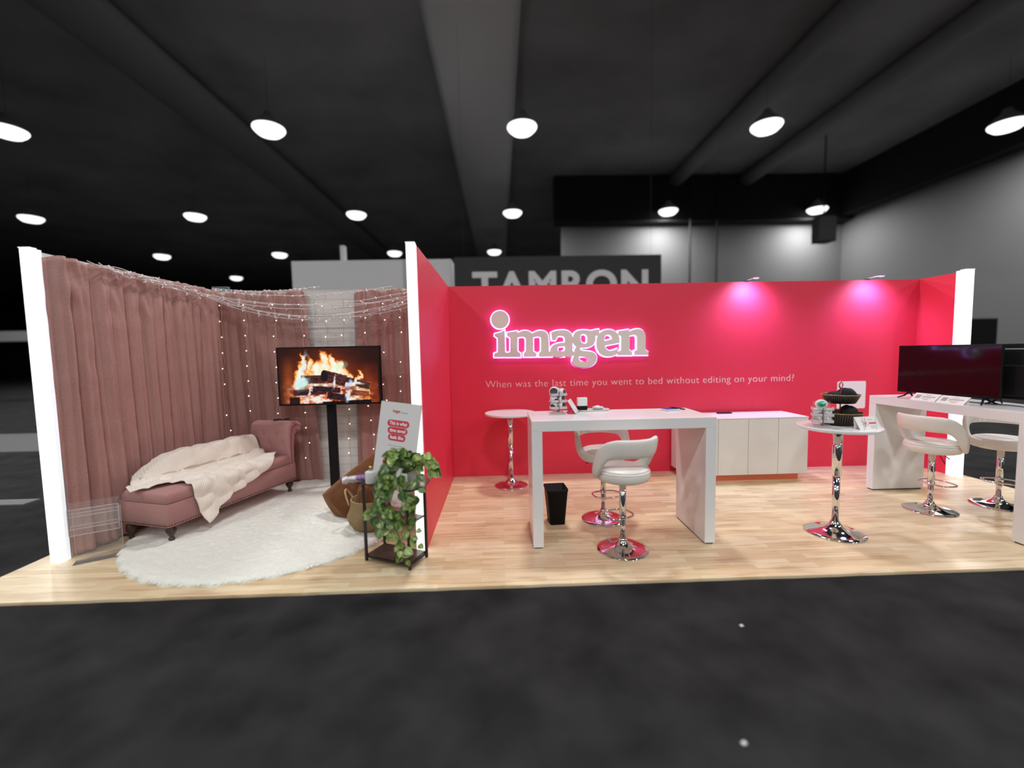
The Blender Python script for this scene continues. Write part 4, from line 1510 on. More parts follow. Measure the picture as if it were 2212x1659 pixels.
rl = random.Random(21)


def leaf(pos, direction, size, shade):
    d = Vector(direction).normalized()
    nrm = Vector((rl.uniform(-.5, .5), -1, rl.uniform(0.1, .9))).normalized()
    sx = d.cross(nrm).normalized()
    nrm = sx.cross(d).normalized()
    m_, k_ = 8, 6
    o = len(gl.v)
    curl = rl.uniform(-0.2, 0.35)
    cup = rl.uniform(0.1, 0.35)
    for j in range(m_ + 1):
        tt = j / m_
        wd = 0.46 * size * (math.sin(PI * min(1, tt ** 0.62)) ** 0.8) * (1 - 0.12 * tt) + 0.002 * (1 - tt)
        back = -0.10 * size * (1 - tt) ** 4
        for i in range(k_ + 1):
            a = -1 + 2 * i / k_
            p = Vector(pos) + d * (size * tt + back * abs(a) * 1.5 * (tt < 0.3)) + sx * (wd * a) + nrm * (size * (-curl * tt * tt + cup * (abs(a) ** 1.5) * 0.25))
            gl.v.append(tuple(p - O_))
            vn = hall_noise(a * 2.4 + pos[0] * 90, tt * 2.0 + pos[2] * 90, i * .3)
            y_ = min(1, max(0, shade + 1.1 * vn + (0.15 if i in (0, k_) else 0)))
            if abs(a) < 0.1:
                y_ = min(1, y_ + 0.25)
            y_ = y_ ** 1.3
            c = np.array((0.018, 0.075, 0.012)) * (1 - y_) + np.array((0.40, 0.52, 0.13)) * y_
            gl.col.append((*c, 1))
    for j in range(m_):
        for i in range(k_):
            a = o + j * (k_ + 1) + i
            gl.f.append((a, a + 1, a + k_ + 2, a + k_ + 1))
            gl.sm.append(True)


for vi, vpts in enumerate(vines):
    P = cable_pts(vpts, 26)
    gs.tube([p - O_ for p in P], 0.0022, 5)
    for j in range(2, 27, 2 if vi in (3, 4) else 1 if vi in (0, 2) else 2):
        p = P[j]
        for rep in range(1 if rl.random() < 0.55 else 2):
            th = rl.uniform(-1.0, 1.0)
            dn = Vector((math.sin(th) * 0.9, rl.uniform(-.5, -.05), -math.cos(th) * 0.8 + rl.uniform(-.1, .5)))
            if j < 8:
                dn.z += 0.5
            st = dn.normalized() * rl.uniform(0.012, 0.03)
            shade = rl.uniform(0.0, 0.35) + (0.35 if (p.z < 0.42 and rl.random() < .8) else 0) + (0.3 if (p.z > 0.86 and rl.random() < .6) else 0) + (0.25 if vi == 3 else 0)
            leaf(p + st, dn, rl.uniform(0.05, 0.082) * (0.8 if p.z < 0.38 else 1), shade)
gs.build('vines', 'stem', PL)
fo = gl.build('foliage', 'leaf', PL)
TR = thing('straw_mat', 'small round straw mat under the leaning white board', 'mat', on_table(0.125, 0.11))
g = G()
g.lathe([(0.0005, 0.0), (0.052, 0.0), (0.054, 0.006), (0.0005, 0.008)], 30)
g.uv = [(math.hypot(x, y), math.atan2(y, x) * 0.02) for x, y, z in g.v]
g.build('weave', 'basket', TR)
rr = random.Random(2)
g = G()
for k in range(46):
    a = rr.uniform(0, 6.28)
    g.tube([(0.046 * math.cos(a), 0.046 * math.sin(a), 0.006), (0.060 * math.cos(a + .1), 0.060 * math.sin(a + .1), 0.012 + rr.uniform(0, .008))], 0.0012, 4)
g.build('frayed_straw', 'jute', TR)

# ------------------------------------------------------------ acrylic brochure holder
AC = thing('brochure_holder', 'empty clear acrylic brochure holder on the floor beside the left lit column', 'holder', (-3.285, 3.475, 0), math.radians(31))
box('back_panel', 'acrylic', -0.145, 0.145, 0.05, 0.054, 0.0, 0.40, AC)
box('foot', 'acrylic', -0.145, 0.145, -0.05, 0.054, 0.002, 0.005, AC)
box('pocket', 'acrylic', -0.15, 0.15, -0.045, -0.041, 0.235, 0.44, AC)
box('pocket', 'acrylic', -0.15, 0.15, -0.002, 0.001, 0.28, 0.49, AC)
e = G()
for z, y in ((0.235, -0.043), (0.285, -0.043), (0.30, -0.0), (0.44, -0.043), (0.385, -0.043), (0.40, 0.0)):
    e.tube([(-0.15, y, z), (0.15, y, z)], 0.0035, 6)
e.build('shelf_edge', 'acrylic_edge', AC)
e = G()
for x in (-0.15, 0.15):
    e.tube([(x, -0.043, 0.235), (x, -0.043, 0.44)], 0.003, 6)
    e.tube([(x * .96, 0.05, 0.0), (x * .96, 0.05, 0.40)], 0.002, 6)
e.tube([(-0.145, 0.05, 0.035), (0.145, 0.05, 0.035)], 0.002, 6)
e.build('corner_edge', 'acrylic_edge', AC)

# ------------------------------------------------------------ bar desks
def bar_desk(label, loc, rz, L_, D_, Hh=1.05, th=0.085):
    """top slab on two full-depth end panels; local x = length, y = depth"""
    t = thing('bar_desk', label, 'desk', loc, rz, None)
    box('top', 'white', 0, L_, 0, D_, Hh - th, Hh, t, 0.002)
    for x in (0, L_ - th):
        p = box('end_panel', 'white', x, x + th, 0, D_, 0.012, Hh - th - 0.0005, t, 0.002)
        box('foot', 'gap', x + 0.012, x + th - 0.012, 0.012, D_ - 0.012, 0.0, 0.0125, p)
    return t


D1 = bar_desk('white bar-height desk in the middle of the booth, in front of the lettering', (0.240, 3.392, 0), -0.008, 1.490, 0.592)
D2 = bar_desk('white bar-height desk at the right edge carrying two black televisions', (4.088, 3.17, 0), 0, 0.58, 1.46)
# second desk runs away from the viewer: rebuild its panels along y
for ch in [o for o in bpy.data.objects if o.parent == D2 or (o.parent and o.parent.parent == D2)]:
    bpy.data.objects.remove(ch)
box('top', 'white', 0, 0.575, 0, 1.47, 0.965, 1.05, D2, 0.002)
for y in (0.0, 1.385):
    p = box('end_panel', 'white', 0, 0.575, y, y + 0.085, 0.012, 0.9645, D2, 0.002)
    box('foot', 'gap', 0.012, 0.563, y + 0.012, y + 0.073, 0.0, 0.0125, p)

# side decal on the left panel of the middle desk
g = G()
for k, (y0, y1, z) in enumerate(((0.10, 0.42, 0.85), (0.14, 0.38, 0.80), (0.20, 0.40, 0.74), (0.22, 0.34, 0.69))):
    g.box(-0.0015, -0.0002, y0, y1, z, z + 0.012)
g.build('printed_decal', 'greyprint', D1)

# ------------------------------------------------------------ low cabinet
CB = thing('low_cabinet', 'low white four-door cabinet with a coral plinth against the red wall', 'cabinet', (2.20, 4.96, 0))
CL, CD, CHt, CZ = 1.445, 0.50, 0.775, 0.092
box('carcass', 'cabinet', 0, CL, 0.02, CD, CZ, CHt - 0.0125, CB, 0.002)
box('top', 'white', 0, CL, 0.0, CD, CHt - 0.012, CHt, CB, 0.002)
for k in range(4):
    x0 = CL * k / 4
    box('door', 'cabinet', x0 + 0.0025, x0 + CL / 4 - 0.0025, 0.0, 0.0195, CZ, CHt - 0.0145, CB, 0.001)
box('plinth', 'plinth', 0.05, CL - 0.06, 0.075, CD - 0.03, 0.0, CZ - 0.0005, CB)
tag(box('black_tablet', 'black', 2.74, 2.92, 5.32, 5.37, 0.7755, 0.789, None, 0.002), 'thin black gadget on top of the low white cabinet', 'gadget')


# ------------------------------------------------------------ stools
def make_stool(label):
    t = thing('bar_stool', label, 'stool', group=None)
    G().lathe([(0.200, 0.0), (0.205, 0.004), (0.203, 0.009), (0.17, 0.014), (0.12, 0.022), (0.080, 0.034), (0.052, 0.052), (0.036, 0.072), (0.031, 0.088), (0.031, 0.094), (0.0205, 0.094)], 64).build('base', 'chrome', t)
    G().lathe([(0.0205, 0.0935), (0.0205, 0.30), (0.001, 0.30)], 32).build('piston', 'chrome', t)
    G().lathe([(0.022, 0.205), (0.0265, 0.205), (0.0265, 0.572), (0.001, 0.572)], 32).build('column', 'chrome', t)
    pts = []
    for k in range(32):
        a = 2 * PI * k / 32
        c, s_ = math.cos(a), math.sin(a)
        pts.append((0.132 * math.copysign(abs(c) ** 0.7, c), 0.075 + 0.102 * math.copysign(abs(s_) ** 0.75, s_), 0.262))
    fr = G().tube(pts, 0.0085, 8, closed=True).build('footrest', 'chrome', t)
    G().lathe([(0.027, 0.245), (0.031, 0.247), (0.031, 0.277), (0.027, 0.279)], 24).build('collar', 'chrome', fr)
    G().tube([(0.03, 0.0, 0.575), (0.10, -0.02, 0.572), (0.155, -0.03, 0.545), (0.165, -0.032, 0.54)], 0.0035, 6).build('lever', 'iron', t)
    # seat
    seat = G().lathe([(0.05, 0.572), (0.17, 0.574), (0.198, 0.585), (0.211, 0.605), (0.214, 0.632), (0.211, 0.655), (0.203, 0.668), (0.199, 0.671), (0.190, 0.680), (0.150, 0.690), (0.08, 0.692), (0.0005, 0.6925)], 56, sy=0.98).build('seat', 'leather', t)
    G().tube([(0.201 * math.cos(2 * PI * k / 48), 0.197 * math.sin(2 * PI * k / 48), 0.6715) for k in range(48)], 0.0032, 6, closed=True).build('seat_piping', 'piping', seat)
    G().tube([(0.2125 * math.cos(2 * PI * k / 48), 0.208 * math.sin(2 * PI * k / 48), 0.656) for k in range(48)], 0.0022, 6, closed=True).build('seat_piping', 'piping', seat)
    # wrap-round backrest: a padded band high behind, sweeping down to the seat sides
    key = [(0.0, .866, .074), (0.10, .866, .074), (0.19, .864, .074), (0.255, .850, .066), (0.305, .812, .055), (0.338, .765, .047), (0.362, .715, .043), (0.392, .668, .042),
           (0.432, .640, .042), (0.475, .630, .042), (0.515, .628, .040), (0.545, .628, .030), (0.556, .628, .010)]
    ks = np.array([k_[0] for k_ in key])
    kz = np.array([k_[1] for k_ in key])
    kh = np.array([k_[2] for k_ in key])
    half = np.linspace(0, 0.556, 46)
    kern = np.array([1, 2, 3, 2, 1]) / 9.0
    zz_ = np.interp(half, ks, kz)
    zz_ = np.convolve(np.pad(zz_, 2, mode='edge'), kern, mode='valid')
    hh_ = np.interp(half, ks, kh)
    line = [(-s_, z_, h_) for s_, z_, h_ in zip(half[:0:-1], zz_[:0:-1], hh_[:0:-1])] + list(zip(half, zz_, hh_))
    rings = []
    for i, (s_, z_, h_) in enumerate(line):
        p0, p1 = line[max(0, i - 1)], line[min(len(line) - 1, i + 1)]
        ts, tz = p1[0] - p0[0], p1[1] - p0[1]
        tl = math.hypot(ts, tz)
        ns_, nz_ = -tz / tl, ts / tl
        aa = abs(s_)
        rad = 0.236 + 0.012 * math.exp(-((aa - 0.33) / 0.09) ** 2) - 0.036 * min(1, max(0, (aa - 0.38) / 0.17))
        tk = 0.024 if aa < 0.53 else 0.012
        up_ = min(1, max(0, (z_ - 0.70) / 0.15))
        ring = []
        for k in range(16):
            b = 2 * PI * k / 16
            cb, sb = math.cos(b), math.sin(b)
            dh = h_ * math.copysign(abs(sb) ** 0.72, sb)
            dr = tk * math.copysign(abs(cb) ** 0.8, cb)
            th = (s_ + ns_ * dh) / 0.232
            rr_ = rad + dr + 0.012 * up_ * (dh / 0.074)
            ring.append((rr_ * math.sin(th), -rr_ * math.cos(th), z_ + nz_ * dh))
        rings.append(ring)
    g = G().loft(rings)
    back = g.build('backrest', 'leather', t)
    # quilted diamonds stitched on the inner face
    st = G()
    for s0 in range(-4, 4):
        for dr_ in (1, -1):
            P = []
            for k in range(9):
                th = math.radians((s0 + (k / 8 if dr_ > 0 else 1 - k / 8)) * 13 + 6)
                zz = 0.808 + 0.11 * k / 8
                rr_ = 0.235 - 0.0235 * abs(math.cos((zz - 0.86) * 14)) ** 0.4 + 0.018 * (zz - 0.862) / 0.08
                P.append((rr_ * math.sin(th), -rr_ * math.cos(th), zz))
            st.tube(P, 0.0016, 4)
    st.build('stitching', 'piping', back)
    return t


s1 = make_stool('white padded bar stool in front of the middle desk, its back to the viewer')
s1.location = (0.958, 3.345, 0)
s1.rotation_euler = (0, 0, math.radians(24))
dup(s1, (0.955, 3.985, 0), math.radians(193), 'white padded bar stool behind the middle desk, facing the viewer')
dup(s1, (4.125, 3.955, 0), math.radians(-82), 'white padded bar stool tucked under the left side of the right desk')
dup(s1, (4.885, 4.02, 0), math.radians(140), 'white padded bar stool cut off by the right edge, behind the right desk')


# ------------------------------------------------------------ cocktail tables
def cocktail(label, loc, top_z, split, rt, rb):
    t = thing('cocktail_table', label, 'table', loc)
    G().lathe([(0.0005, top_z - 0.028), (rt - 0.02, top_z - 0.028), (rt, top_z - 0.020), (rt, top_z - 0.004), (rt - 0.004, top_z), (0.0005, top_z)], 72, smooth=False).build('tabletop', 'white', t)
    G().lathe([(0.07, top_z - 0.036), (0.07, top_z - 0.0285), (0.001, top_z - 0.0285)], 32).build('mount', 'chrome', t)
    G().lathe([(rb - 0.006, 0.0), (rb, 0.004), (rb - 0.002, 0.009), (rb * .82, 0.015), (rb * .58, 0.026), (rb * .38, 0.042), (rb * .25, 0.066), (rb * .18, 0.088), (rb * .165, 0.10), (0.026, 0.10)], 64).build('base', 'chrome', t)
    G().lathe([(0.0275, 0.0995), (0.0275, split + 0.02), (0.001, split + 0.02)], 32).build('piston', 'chrome', t)
    G().lathe([(0.029, split), (0.0355, split), (0.0355, top_z - 0.0365), (0.001, top_z - 0.0365)], 32).build('column', 'chrome', t)
    return t


cocktail('round white cocktail table at the right holding black baskets', (2.85, 3.53, 0), 0.93, 0.50, 0.300, 0.225)
cocktail('empty round white cocktail table in the left corner of the red bay', (0.105, 5.10, 0), 0.888, 0.47, 0.300, 0.200)

# ------------------------------------------------------------ waste bin
BN = thing('waste_bin', 'black rectangular waste bin on the floor under the middle desk', 'bin', (0.497, 3.955, 0), 0.06)
b0, b1, d0, d1 = 0.070, 0.096, 0.085, 0.108
zb, zt = 0.0, 0.335
g = G()
n = 6


def rrect(hx, hy, r, z):
    P = []
    for cx_, cy_, a0 in ((hx - r, hy - r, 0), (-hx + r, hy - r, 90), (-hx + r, -hy + r, 180), (hx - r, -hy + r, 270)):
        for k in range(5):
            a = math.radians(a0 + k * 22.5)
            P.append((cx_ + r * math.cos(a), cy_ + r * math.sin(a), z))
    return P


g.loft([rrect(b0, d0, .018, 0), rrect(b1, d1, .02, zt - .02), rrect(b1 + .004, d1 + .004, .02, zt - .018), rrect(b1 + .004, d1 + .004, .02, zt), rrect(b1 - .003, d1 - .003, .02, zt), rrect(b0 - .004, d0 - .004, .016, 0.01)])
g.build('body', 'black', BN)
g = G()
for k in range(9):
    z = 0.04 + k * 0.03
    f = z / zt
    hx = b0 + (b1 - b0) * f
    hy = d0 + (d1 - d0) * f
    g.box(-hx - 0.0015, -hx + 0.0005, -hy + 0.03, hy - 0.03, z, z + 0.012)
g.build('side_ribs', 'black', BN)


# ------------------------------------------------------------ acrylic spinner towers with goggles
def make_tower(label, loc, rz, hgt, scale=1.0):
    t = thing('acrylic_tower', label, 'display rack', loc, rz)
    s_ = scale
    G().lathe([(0.0005, 0), (0.078 * s_, 0), (0.078 * s_, 0.006), (0.0005, 0.006)], 32, smooth=False).build('base_disc', 'acrylic_edge', t)
    G().lathe([(0.0005, 0.0065), (0.05 * s_, 0.0065), (0.05 * s_, 0.016), (0.0005, 0.016)], 32, smooth=False).build('turntable', 'acrylic_edge', t)
    G().box(-0.0025, 0.0025, -0.06 * s_, 0.06 * s_, 0.0165, hgt).box(-0.06 * s_, 0.06 * s_, 0.0026, 0.0070, 0.0165, hgt - .001).build('cross_panel', 'acrylic', t)
    for k in range(3):
        z = 0.045 + k * (hgt - 0.06) / 3
        for sx in (-1, 1):
            g = G()
            x0, x1 = sorted((sx * 0.004, sx * 0.07 * s_))
            g.box(x0, x1, -0.065 * s_, 0.0, z, z + 0.003)
            g.box(x0, x1, -0.0675 * s_, -0.065 * s_, z, z + 0.022)
            xa, xb = sorted((sx * 0.07 * s_, sx * 0.0725 * s_))
            g.box(xa, xb, -0.065 * s_, 0.0, z, z + 0.022)
            g.build('tray', 'acrylic_edge', t)
    return t


def goggle_meshes():
    g = G().lathe([(0.0005, -0.040), (0.020, -0.038), (0.034, -0.026), (0.039, -0.008), (0.0385, 0.012), (0.035, 0.0225), (0.030, 0.0225), (0.029, 0.012), (0.0005, 0.008)], 28, sy=0.86)
    return g


def make_goggles(label, loc, rot, scale=1.0, irid=False, dark=True, group=None):
    t = thing('goggles', label, 'goggles', loc, group=group)
    t.rotation_euler = rot
    t.scale = (scale,) * 3
    goggle_meshes().build('shell', 'device', t)
    G().lathe([(0.0005, 0.0085), (0.0285, 0.0125), (0.031, 0.0235), (0.026, 0.026), (0.019, 0.018), (0.0005, 0.015)], 24, sy=0.86).build('lining', 'mesh' if dark else 'device', t)
    if irid:
        G().lathe([(0.0005, 0.0262), (0.024, 0.0262), (0.024, 0.0275), (0.0005, 0.0275)], 24, sy=0.86).build('lens', 'irid', t)
    return t


T1 = (0.503, 3.815)
make_tower('clear acrylic spinner tower of white goggles on the middle desk', (*T1, 1.0505), 0.15, 0.235)
z0 = 1.0505
px = (PI / 2)
tw = [(-0.034, 0, 'bottom left', (px + .5, 0.1, -0.6), True), (0.036, 0, 'bottom right', (px, 0.3, 0.9), True),
      (-0.034, 1, 'middle left', (px + 1.0, -0.5, 0.2), True), (0.036, 1, 'middle right', (px - .2, -0.5, 0.8), True),
      (-0.030, 2, 'top left', (px + .05, 0, -0.25), True), (0.042, 2, 'top right', (px, 0.6, 1.0), True)]
for x, k, nm, rot, dk in tw:
    zt_ = z0 + 0.048 + k * 0.0583 + 0.034 * (1.12 if (k == 2 and x < 0) else 0.86)
    make_goggles('white goggles, dark lining, %s of the middle desk tower' % nm, (T1[0] + x, T1[1] - 0.032, zt_ + 0.001), rot, 1.12 if (k == 2 and x < 0) else 0.82, dark=dk, group='goggles in the tower on the middle desk')
T2 = (2.665, 3.485)
make_tower('clear acrylic spinner tower of white goggles on the right cocktail table', (*T2, 0.9305), -0.45, 0.215, 1.02)
tw = [(-0.034, 0, 'bottom left', (px + .7, 0.1, -1.1)), (0.036, 0, 'bottom right', (px, 0.3, 0.5)),
      (-0.034, 1, 'middle left', (px + 1.1, -0.4, -0.3)), (0.036, 1, 'middle right', (px - .2, -0.5, 0.4)),
      (-0.008, 2, 'top', (px - .1, 0, -0.6))]
ca, sa = math.cos(-0.45), math.sin(-0.45)
for x, k, nm, rot in tw:
    dx, dy = x, -0.033
    zt_ = 0.9305 + 0.048 + k * 0.0516 + 0.031
    make_goggles('pale goggles at the %s of the cocktail table tower' % nm if k < 2 else 'pale goggles with a green shimmering lens on top of the cocktail table tower',
                 (T2[0] + ca * dx - sa * dy, T2[1] + sa * dx + ca * dy, zt_ + (0.012 if k == 2 else 0.002)), rot, 0.84 if k < 2 else 1.15, irid=(k == 2), dark=False, group='goggles in the tower on the cocktail table' if k < 2 else None)

# ------------------------------------------------------------ things on the middle desk
t = thing('tablet_stand', 'white tablet leaning on a red stand on the middle desk', 'tablet', (0.648, 3.80, 1.0505), 0.0)
g = G().box(-0.006, 0.006, -0.07, 0.07, 0, 0.135)
g.xf(Matrix.Translation((0.030, 0, 0.006)) @ Matrix.Rotation(math.radians(-32), 4, 'Y'))
g.xf(Matrix.Rotation(math.radians(-18), 4, 'Z'))
g.build('slab', 'device', t, 0.003)
g = G().add([(-0.060, -0.05, 0), (0.015, -0.05, 0), (-0.018, -0.05, 0.048), (-0.060, 0.05, 0), (0.015, 0.05, 0), (-0.018, 0.05, 0.048)], [(0, 1, 2), (3, 5, 4), (0, 3, 4, 1), (1, 4, 5, 2), (2, 5, 3, 0)])
g.build('wedge', 'redprint', t)
t = thing('serving_tray', 'long oval cream tray on the middle desk', 'tray', (0.855, 3.935, 1.0505), 0.12)
ring = []
for k in range(40):
    a = 2 * PI * k / 40
    ring.append((0.085 * math.copysign(1, math.cos(a)) * (abs(math.cos(a)) > 1e-3) + 0.065 * math.cos(a), 0.065 * math.sin(a)))
g = G()
g.loft([[(x * f, y * f, z) for x, y in ring] for f, z in ((0.93, 0.0), (1.0, 0.006), (1.0, 0.013), (0.965, 0.013), (0.95, 0.009))])
g.build('body', 'pot', t)
t = thing('card_box', 'small white upright box with a black lower half on the cream tray', 'box', (0.748, 3.93, 1.0605), 0.1)
box('lower_block', 'black', -0.046, 0.046, -0.02, 0.02, 0, 0.036, t, 0.002)
box('upper_block', 'device', -0.046, 0.046, -0.02, 0.02, 0.0362, 0.114, t, 0.005)
t = thing('soap_dish', 'cream oval dish with a small white lump on the cream tray', 'dish', (0.898, 3.94, 1.0605))
G().lathe([(0.035, 0), (0.050, 0.010), (0.053, 0.022), (0.049, 0.024), (0.040, 0.014), (0.0005, 0.010)], 32, sy=0.8).build('bowl', 'pot', t)
G().ball((-0.005, 0, 0.024), 0.030, 10, 0.4, 1.0, 0.6).build('lump', 'device', t)
t = thing('notebook', 'blue notebook with a dark strap on the middle desk', 'notebook', (1.535, 3.835, 1.0505), 0.30)
box('pages', 'whiteprint', -0.065, 0.063, -0.045, 0.043, 0.0022, 0.0138, t)
box('cover', 'navy', -0.067, 0.065, -0.047, 0.045, 0.014, 0.0165, t, 0.001)
box('back_cover', 'navy', -0.067, 0.065, -0.047, 0.045, 0.0, 0.002, t)
G().tube([(0.03, -0.05, 0.0185), (0.03, 0.047, 0.0185), (0.06, 0.03, 0.019), (0.10, 0.0, 0.012), (0.135, -0.035, 0.004)], 0.004, 6).build('strap', 'black', t)
G().tube([(0.068, -0.01, 0.012), (0.09, -0.03, 0.006), (0.11, -0.05, 0.004)], 0.003, 6).build('ribbon', 'ribbon', t)

# ------------------------------------------------------------ two-tier basket on the right cocktail table
TB = thing('tiered_basket', 'two-tier black wire basket with gold rims on the right cocktail table', 'basket', (2.905, 3.585, 0.9305), 0.1)


def wire_tier(z0, z1, r0, r1, n):
    g = G()
    g.lathe([(r0 - .004, z0), (r0, z0 + .002), (r1, z1), (r1 - 0.003, z1), (r0 - .006, z0 + .004), (0.0005, z0 + .004)], 48)
    o = g.build('tier', 'black', TB)
    s_ = G()
    for k in range(n):
        a = 2 * PI * k / n
        s_.tube([((r0 + .001) * math.cos(a), (r0 + .001) * math.sin(a), z0 + .004), ((r1 + .001) * math.cos(a), (r1 + .001) * math.sin(a), z1)], 0.0009, 4)
    s_.build('gold_wires', 'goldstripe', o)
    G().tube([(r1 * math.cos(2 * PI * k / 48), r1 * math.sin(2 * PI * k / 48), z1) for k in range(48)], 0.0030, 6, closed=True).build('rim', 'goldstripe', o)


wire_tier(0.006, 0.105, 0.125, 0.160, 54)
wire_tier(0.185, 0.258, 0.105, 0.138, 54)
G().tube([(0, 0, 0.008), (0, 0, 0.30)], 0.005, 8).tube([(0.0, 0, 0.30), (-0.016, 0, 0.325), (-0.016, 0, 0.35), (0.0, 0, 0.372), (0.016, 0, 0.35), (0.016, 0, 0.325)], 0.004, 6, closed=True).build('handle', 'goldstripe', TB)
for k in range(3):
    a = 2 * PI * k / 3 + .5
    G().ball((0.11 * math.cos(a), 0.11 * math.sin(a), 0.005), 0.005, 6).build('foot', 'goldstripe', TB)
G().tube([(-0.006, -0.012, 0.30), (-0.028, -0.014, 0.335), (-0.014, -0.016, 0.365), (0.006, -0.014, 0.345), (-0.004, -0.012, 0.305), (-0.018, -0.016, 0.27), (-0.01, -0.018, 0.245)], 0.0035, 6).build('ribbon', 'ribbon', TB)


def soft_cap(label, lx, ly, z, r, hz, seed, grp):
    g = G()
    n, m = 30, 12
    for j in range(m + 1):
        q = j / m
        for k in range(n):
            a = 2 * PI * k / n
            rr_ = r * math.cos(q * PI / 2) ** 0.6 * (1 + 0.12 * hall_noise(math.cos(a) * 1.5 + seed, math.sin(a) * 1.5, q * 2))
            g.v.append((rr_ * math.cos(a), rr_ * 0.8 * math.sin(a), hz * math.sin(q * PI / 2) * (1 + 0.15 * hall_noise(math.cos(a) * 2, math.sin(a) * 2, seed))))
    for j in range(m):
        for k in range(n):
            g.f.append((j * n + k, j * n + (k + 1) % n, (j + 1) * n + (k + 1) % n, (j + 1) * n + k))
            g.sm.append(True)
    g.f.append(tuple(range(n))[::-1])
    g.sm.append(False)
    c_, s_ = math.cos(0.1), math.sin(0.1)
    o = g.build('folded_cap', 'blackcloth', loc=(2.905 + c_ * lx - s_ * ly, 3.585 + s_ * lx + c_ * ly, 0.9305 + z), rz=seed)
    return tag(o, label, 'cap', grp)


c1_ = soft_cap('black soft cap with a small pale mark at the right of the lower basket', 0.062, -0.02, 0.060, 0.092, 0.098, 1.0, 'black caps in the two-tier basket')
box('mark', 'greyprint', -0.012, 0.012, -0.070, -0.067, 0.050, 0.055, None).parent = c1_
soft_cap('black soft cap at the left of the lower basket behind the acrylic tower', -0.075, 0.0, 0.060, 0.068, 0.068, 2.0, 'black caps in the two-tier basket')
soft_cap('tall black soft cap at the right of the upper basket', 0.050, 0.0, 0.222, 0.080, 0.085, 3.0, 'black caps in the two-tier basket')
soft_cap('low black soft cap at the left of the upper basket', -0.062, 0.0, 0.222, 0.074, 0.062, 4.2, 'black caps in the two-tier basket')


def card(label, loc, rz, wd, ht, lean, marks, name='tent_card', grp=None, wings=False):
    t = thing(name, label, 'card', loc, rz, grp)
    g = G()
    k = math.sin(lean)
    c_ = math.cos(lean)
    if wings:
        g.add([(-wd * .42, 0, 0), (wd * .42, 0, 0), (wd * .5, ht * k, ht * c_), (-wd * .5, ht * k, ht * c_)], [(0, 1, 2, 3)])
        g.add([(wd * .42, 0, 0), (wd * .72, 0.03, 0), (wd * .5, ht * k + .001, ht * c_)], [(0, 1, 2)])
        g.add([(wd * .44, 0.05, 0), (-wd * .44, 0.05, 0), (-wd * .5, ht * k + .002, ht * c_), (wd * .5, ht * k + .002, ht * c_)], [(0, 1, 2, 3)])
    else:
        g.add([(-wd / 2, 0, 0), (wd / 2, 0, 0), (wd / 2, ht * k, ht * c_), (-wd / 2, ht * k, ht * c_)], [(0, 1, 2, 3)])
        g.add([(-wd / 2, 0.04, 0), (wd / 2, 0.04, 0), (wd / 2, ht * k + .002, ht * c_), (-wd / 2, ht * k + .002, ht * c_)], [(3, 2, 1, 0)])
    c0 = g.build('card_sheet', 'whiteprint', t, solid=0.0012)
    for (x0, z0_, x1, z1_, m_) in marks:
        h = G()
        y0, y1 = z0_ * k - 0.0022, z1_ * k - 0.0022
        h.add([(x0 - .0001, y0, z0_ * c_), (x1, y0, z0_ * c_), (x1, y1, z1_ * c_), (x0, y1, z1_ * c_)], [(0, 1, 2, 3)])
        h.build('printed_line', m_, t, solid=0.0008)
    return t


TC = card('white tent card with a red ribbon drawing on the right cocktail table', (2.935, 3.315, 0.9305), 0.10, 0.20, 0.108, 0.45,
          [(0.01, 0.080, 0.055, 0.084, 'greyprint'), (0.012, 0.048, 0.075, 0.060, 'redprint'), (0.015, 0.026, 0.055, 0.030, 'greyprint'), (0.015, 0.012, 0.06, 0.016, 'greyprint')], wings=True)
g = G()
k, c_ = math.sin(0.45), math.cos(0.45)


def on_card(x, z):
    return (x, z * k - 0.0035, z * c_)


g.tube([on_card(-0.03 + 0.02 * q, 0.02 + 0.08 * q) for q in np.linspace(0, 1, 6)], 0.0012, 4)
for a0, l in ((2.6, .035), (3.5, .03), (0.5, .03), (-0.6, .03), (4.4, .028)):
    g.tube([on_card(-0.022 + l * q * math.cos(a0) + 0.004 * math.sin(6 * q), 0.055 + l * q * math.sin(a0)) for q in np.linspace(0, 1, 6)], 0.0012, 4)
g.build('ribbon_drawing', 'redprint', TC)
g = G()
g.tube([on_card(-0.048, 0.0), on_card(-0.030, 0.108)], 0.0011, 4)
g.tube([on_card(0.062, 0.0), on_card(0.088, 0.108)], 0.0011, 4)
g.build('fold_line', 'greyprint', TC)

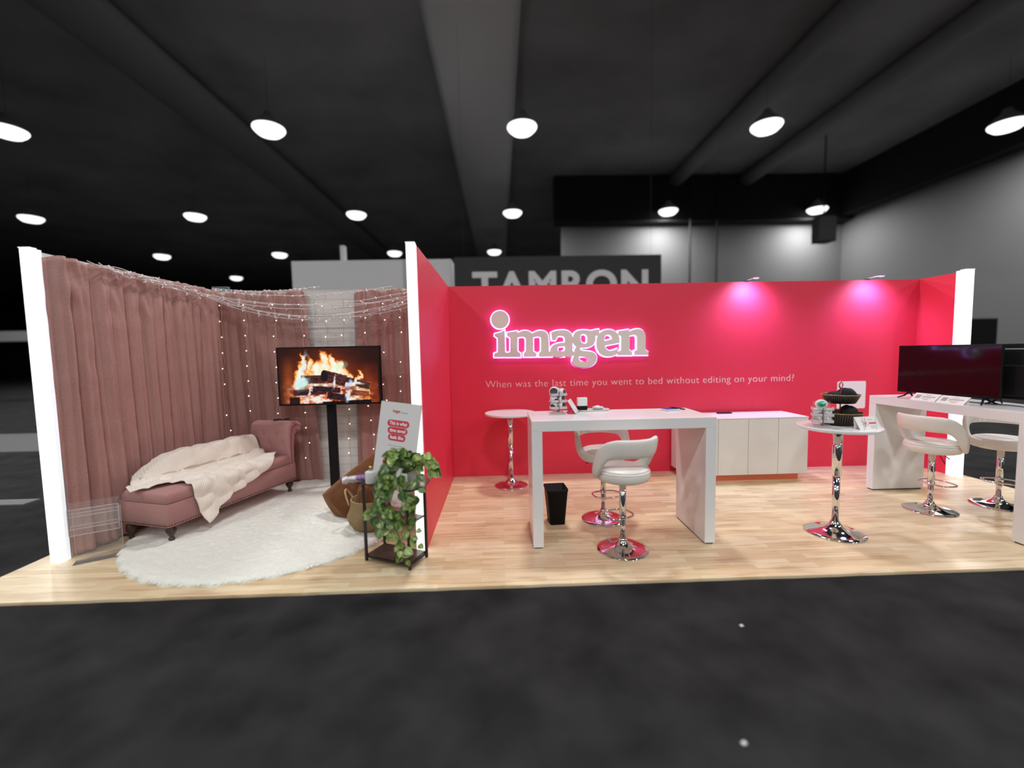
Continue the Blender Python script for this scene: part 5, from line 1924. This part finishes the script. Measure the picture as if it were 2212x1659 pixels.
# ------------------------------------------------------------ right desk: televisions and cards
def table_tv(label, loc, rz, wd, ht, z0, back=False):
    t = thing('table_television', label, 'television', loc, rz)
    G().box(-wd / 2, wd / 2, -0.012, 0.012, z0, z0 + ht).build('casing', 'black', t, 0.004)
    box('screen', 'blackgloss', -wd / 2 + 0.008, wd / 2 - 0.008, -0.0135, -0.0122, z0 + 0.014, z0 + ht - 0.008, t)
    G().box(-wd * .36, wd * .36, 0.012, 0.045, z0 + 0.03, z0 + ht * 0.62).build('back_housing', 'black', t, 0.01)
    for s_ in (-1, 1):
        x = s_ * wd * 0.36
        g = G()
        g.tube([(x, 0, z0 + 0.01), (x + s_ * 0.02, -0.045, z0 * 0.45), (x + s_ * 0.045, -0.095, 0.005)], [0.010, 0.008, 0.006], 8)
        g.tube([(x, 0, z0 + 0.01), (x + s_ * 0.02, 0.045, z0 * 0.45), (x + s_ * 0.045, 0.095, 0.005)], [0.010, 0.008, 0.006], 8)
        g.build('leg', 'black', t)
    return t


a = Vector((4.235, 4.455))
b = Vector((4.345, 3.60))
ctr = (a + b) / 2
d = (b - a)
tv1 = table_tv('large black television standing on the right desk, screen toward the viewer', (ctr.x, ctr.y, 1.0505), math.atan2(d.y, d.x), d.length, 0.485, 0.055)
tv2 = table_tv('second black television seen from behind, cut off by the right edge', (4.50, 3.42, 1.0505), math.atan2(d.y, d.x) + PI, 0.80, 0.485, 0.055)
box('label', 'whiteprint', 0.325, 0.345, 0.0452, 0.0465, 0.075, 0.135, tv2)
box('vent', 'duct', -0.2, 0.36, 0.0125, 0.014, 0.49, 0.5, tv2)
for (yy, lb) in ((4.085, 'white information card at the far end of the right desk, in front of the television'), (3.83, 'white information card beside the first, nearer the viewer on the right desk')):
    card(lb, (4.125, yy, 1.0505), -PI / 2 + 0.06, 0.235, 0.10, 0.85,
         [(-0.09, 0.03, -0.045, 0.075, 'greyprint'), (-0.01, 0.078, 0.04, 0.083, 'greyprint'), (-0.03, 0.052, 0.09, 0.062, 'greyprint'), (-0.03, 0.036, 0.06, 0.041, 'greyprint'), (0.0, 0.018, 0.05, 0.022, 'redprint')], name='information_card', grp=None)
# the square marks stand for codes that are left out: keep them as plain pale squares
# cord down the right side wall
tag(G().tube([(XR - 0.006, 5.23, 0.36), (XR - 0.006, 5.18, 0.26), (XR - 0.006, 5.10, 0.15), (XR - 0.006, 5.06, 0.11)], 0.004, 6).build('power_cord', 'black'), 'thin black cord against the short red side wall under the right desk', 'cord')
tag(G().tube([(4.30, 4.35, 1.0545), (4.42, 4.1, 1.0545), (4.38, 3.85, 1.0545), (4.45, 3.6, 1.0545), (4.40, 3.4, 1.0545)], 0.0035, 6).build('power_cord', 'black'), 'black cord lying on the right desk behind the television', 'cord')
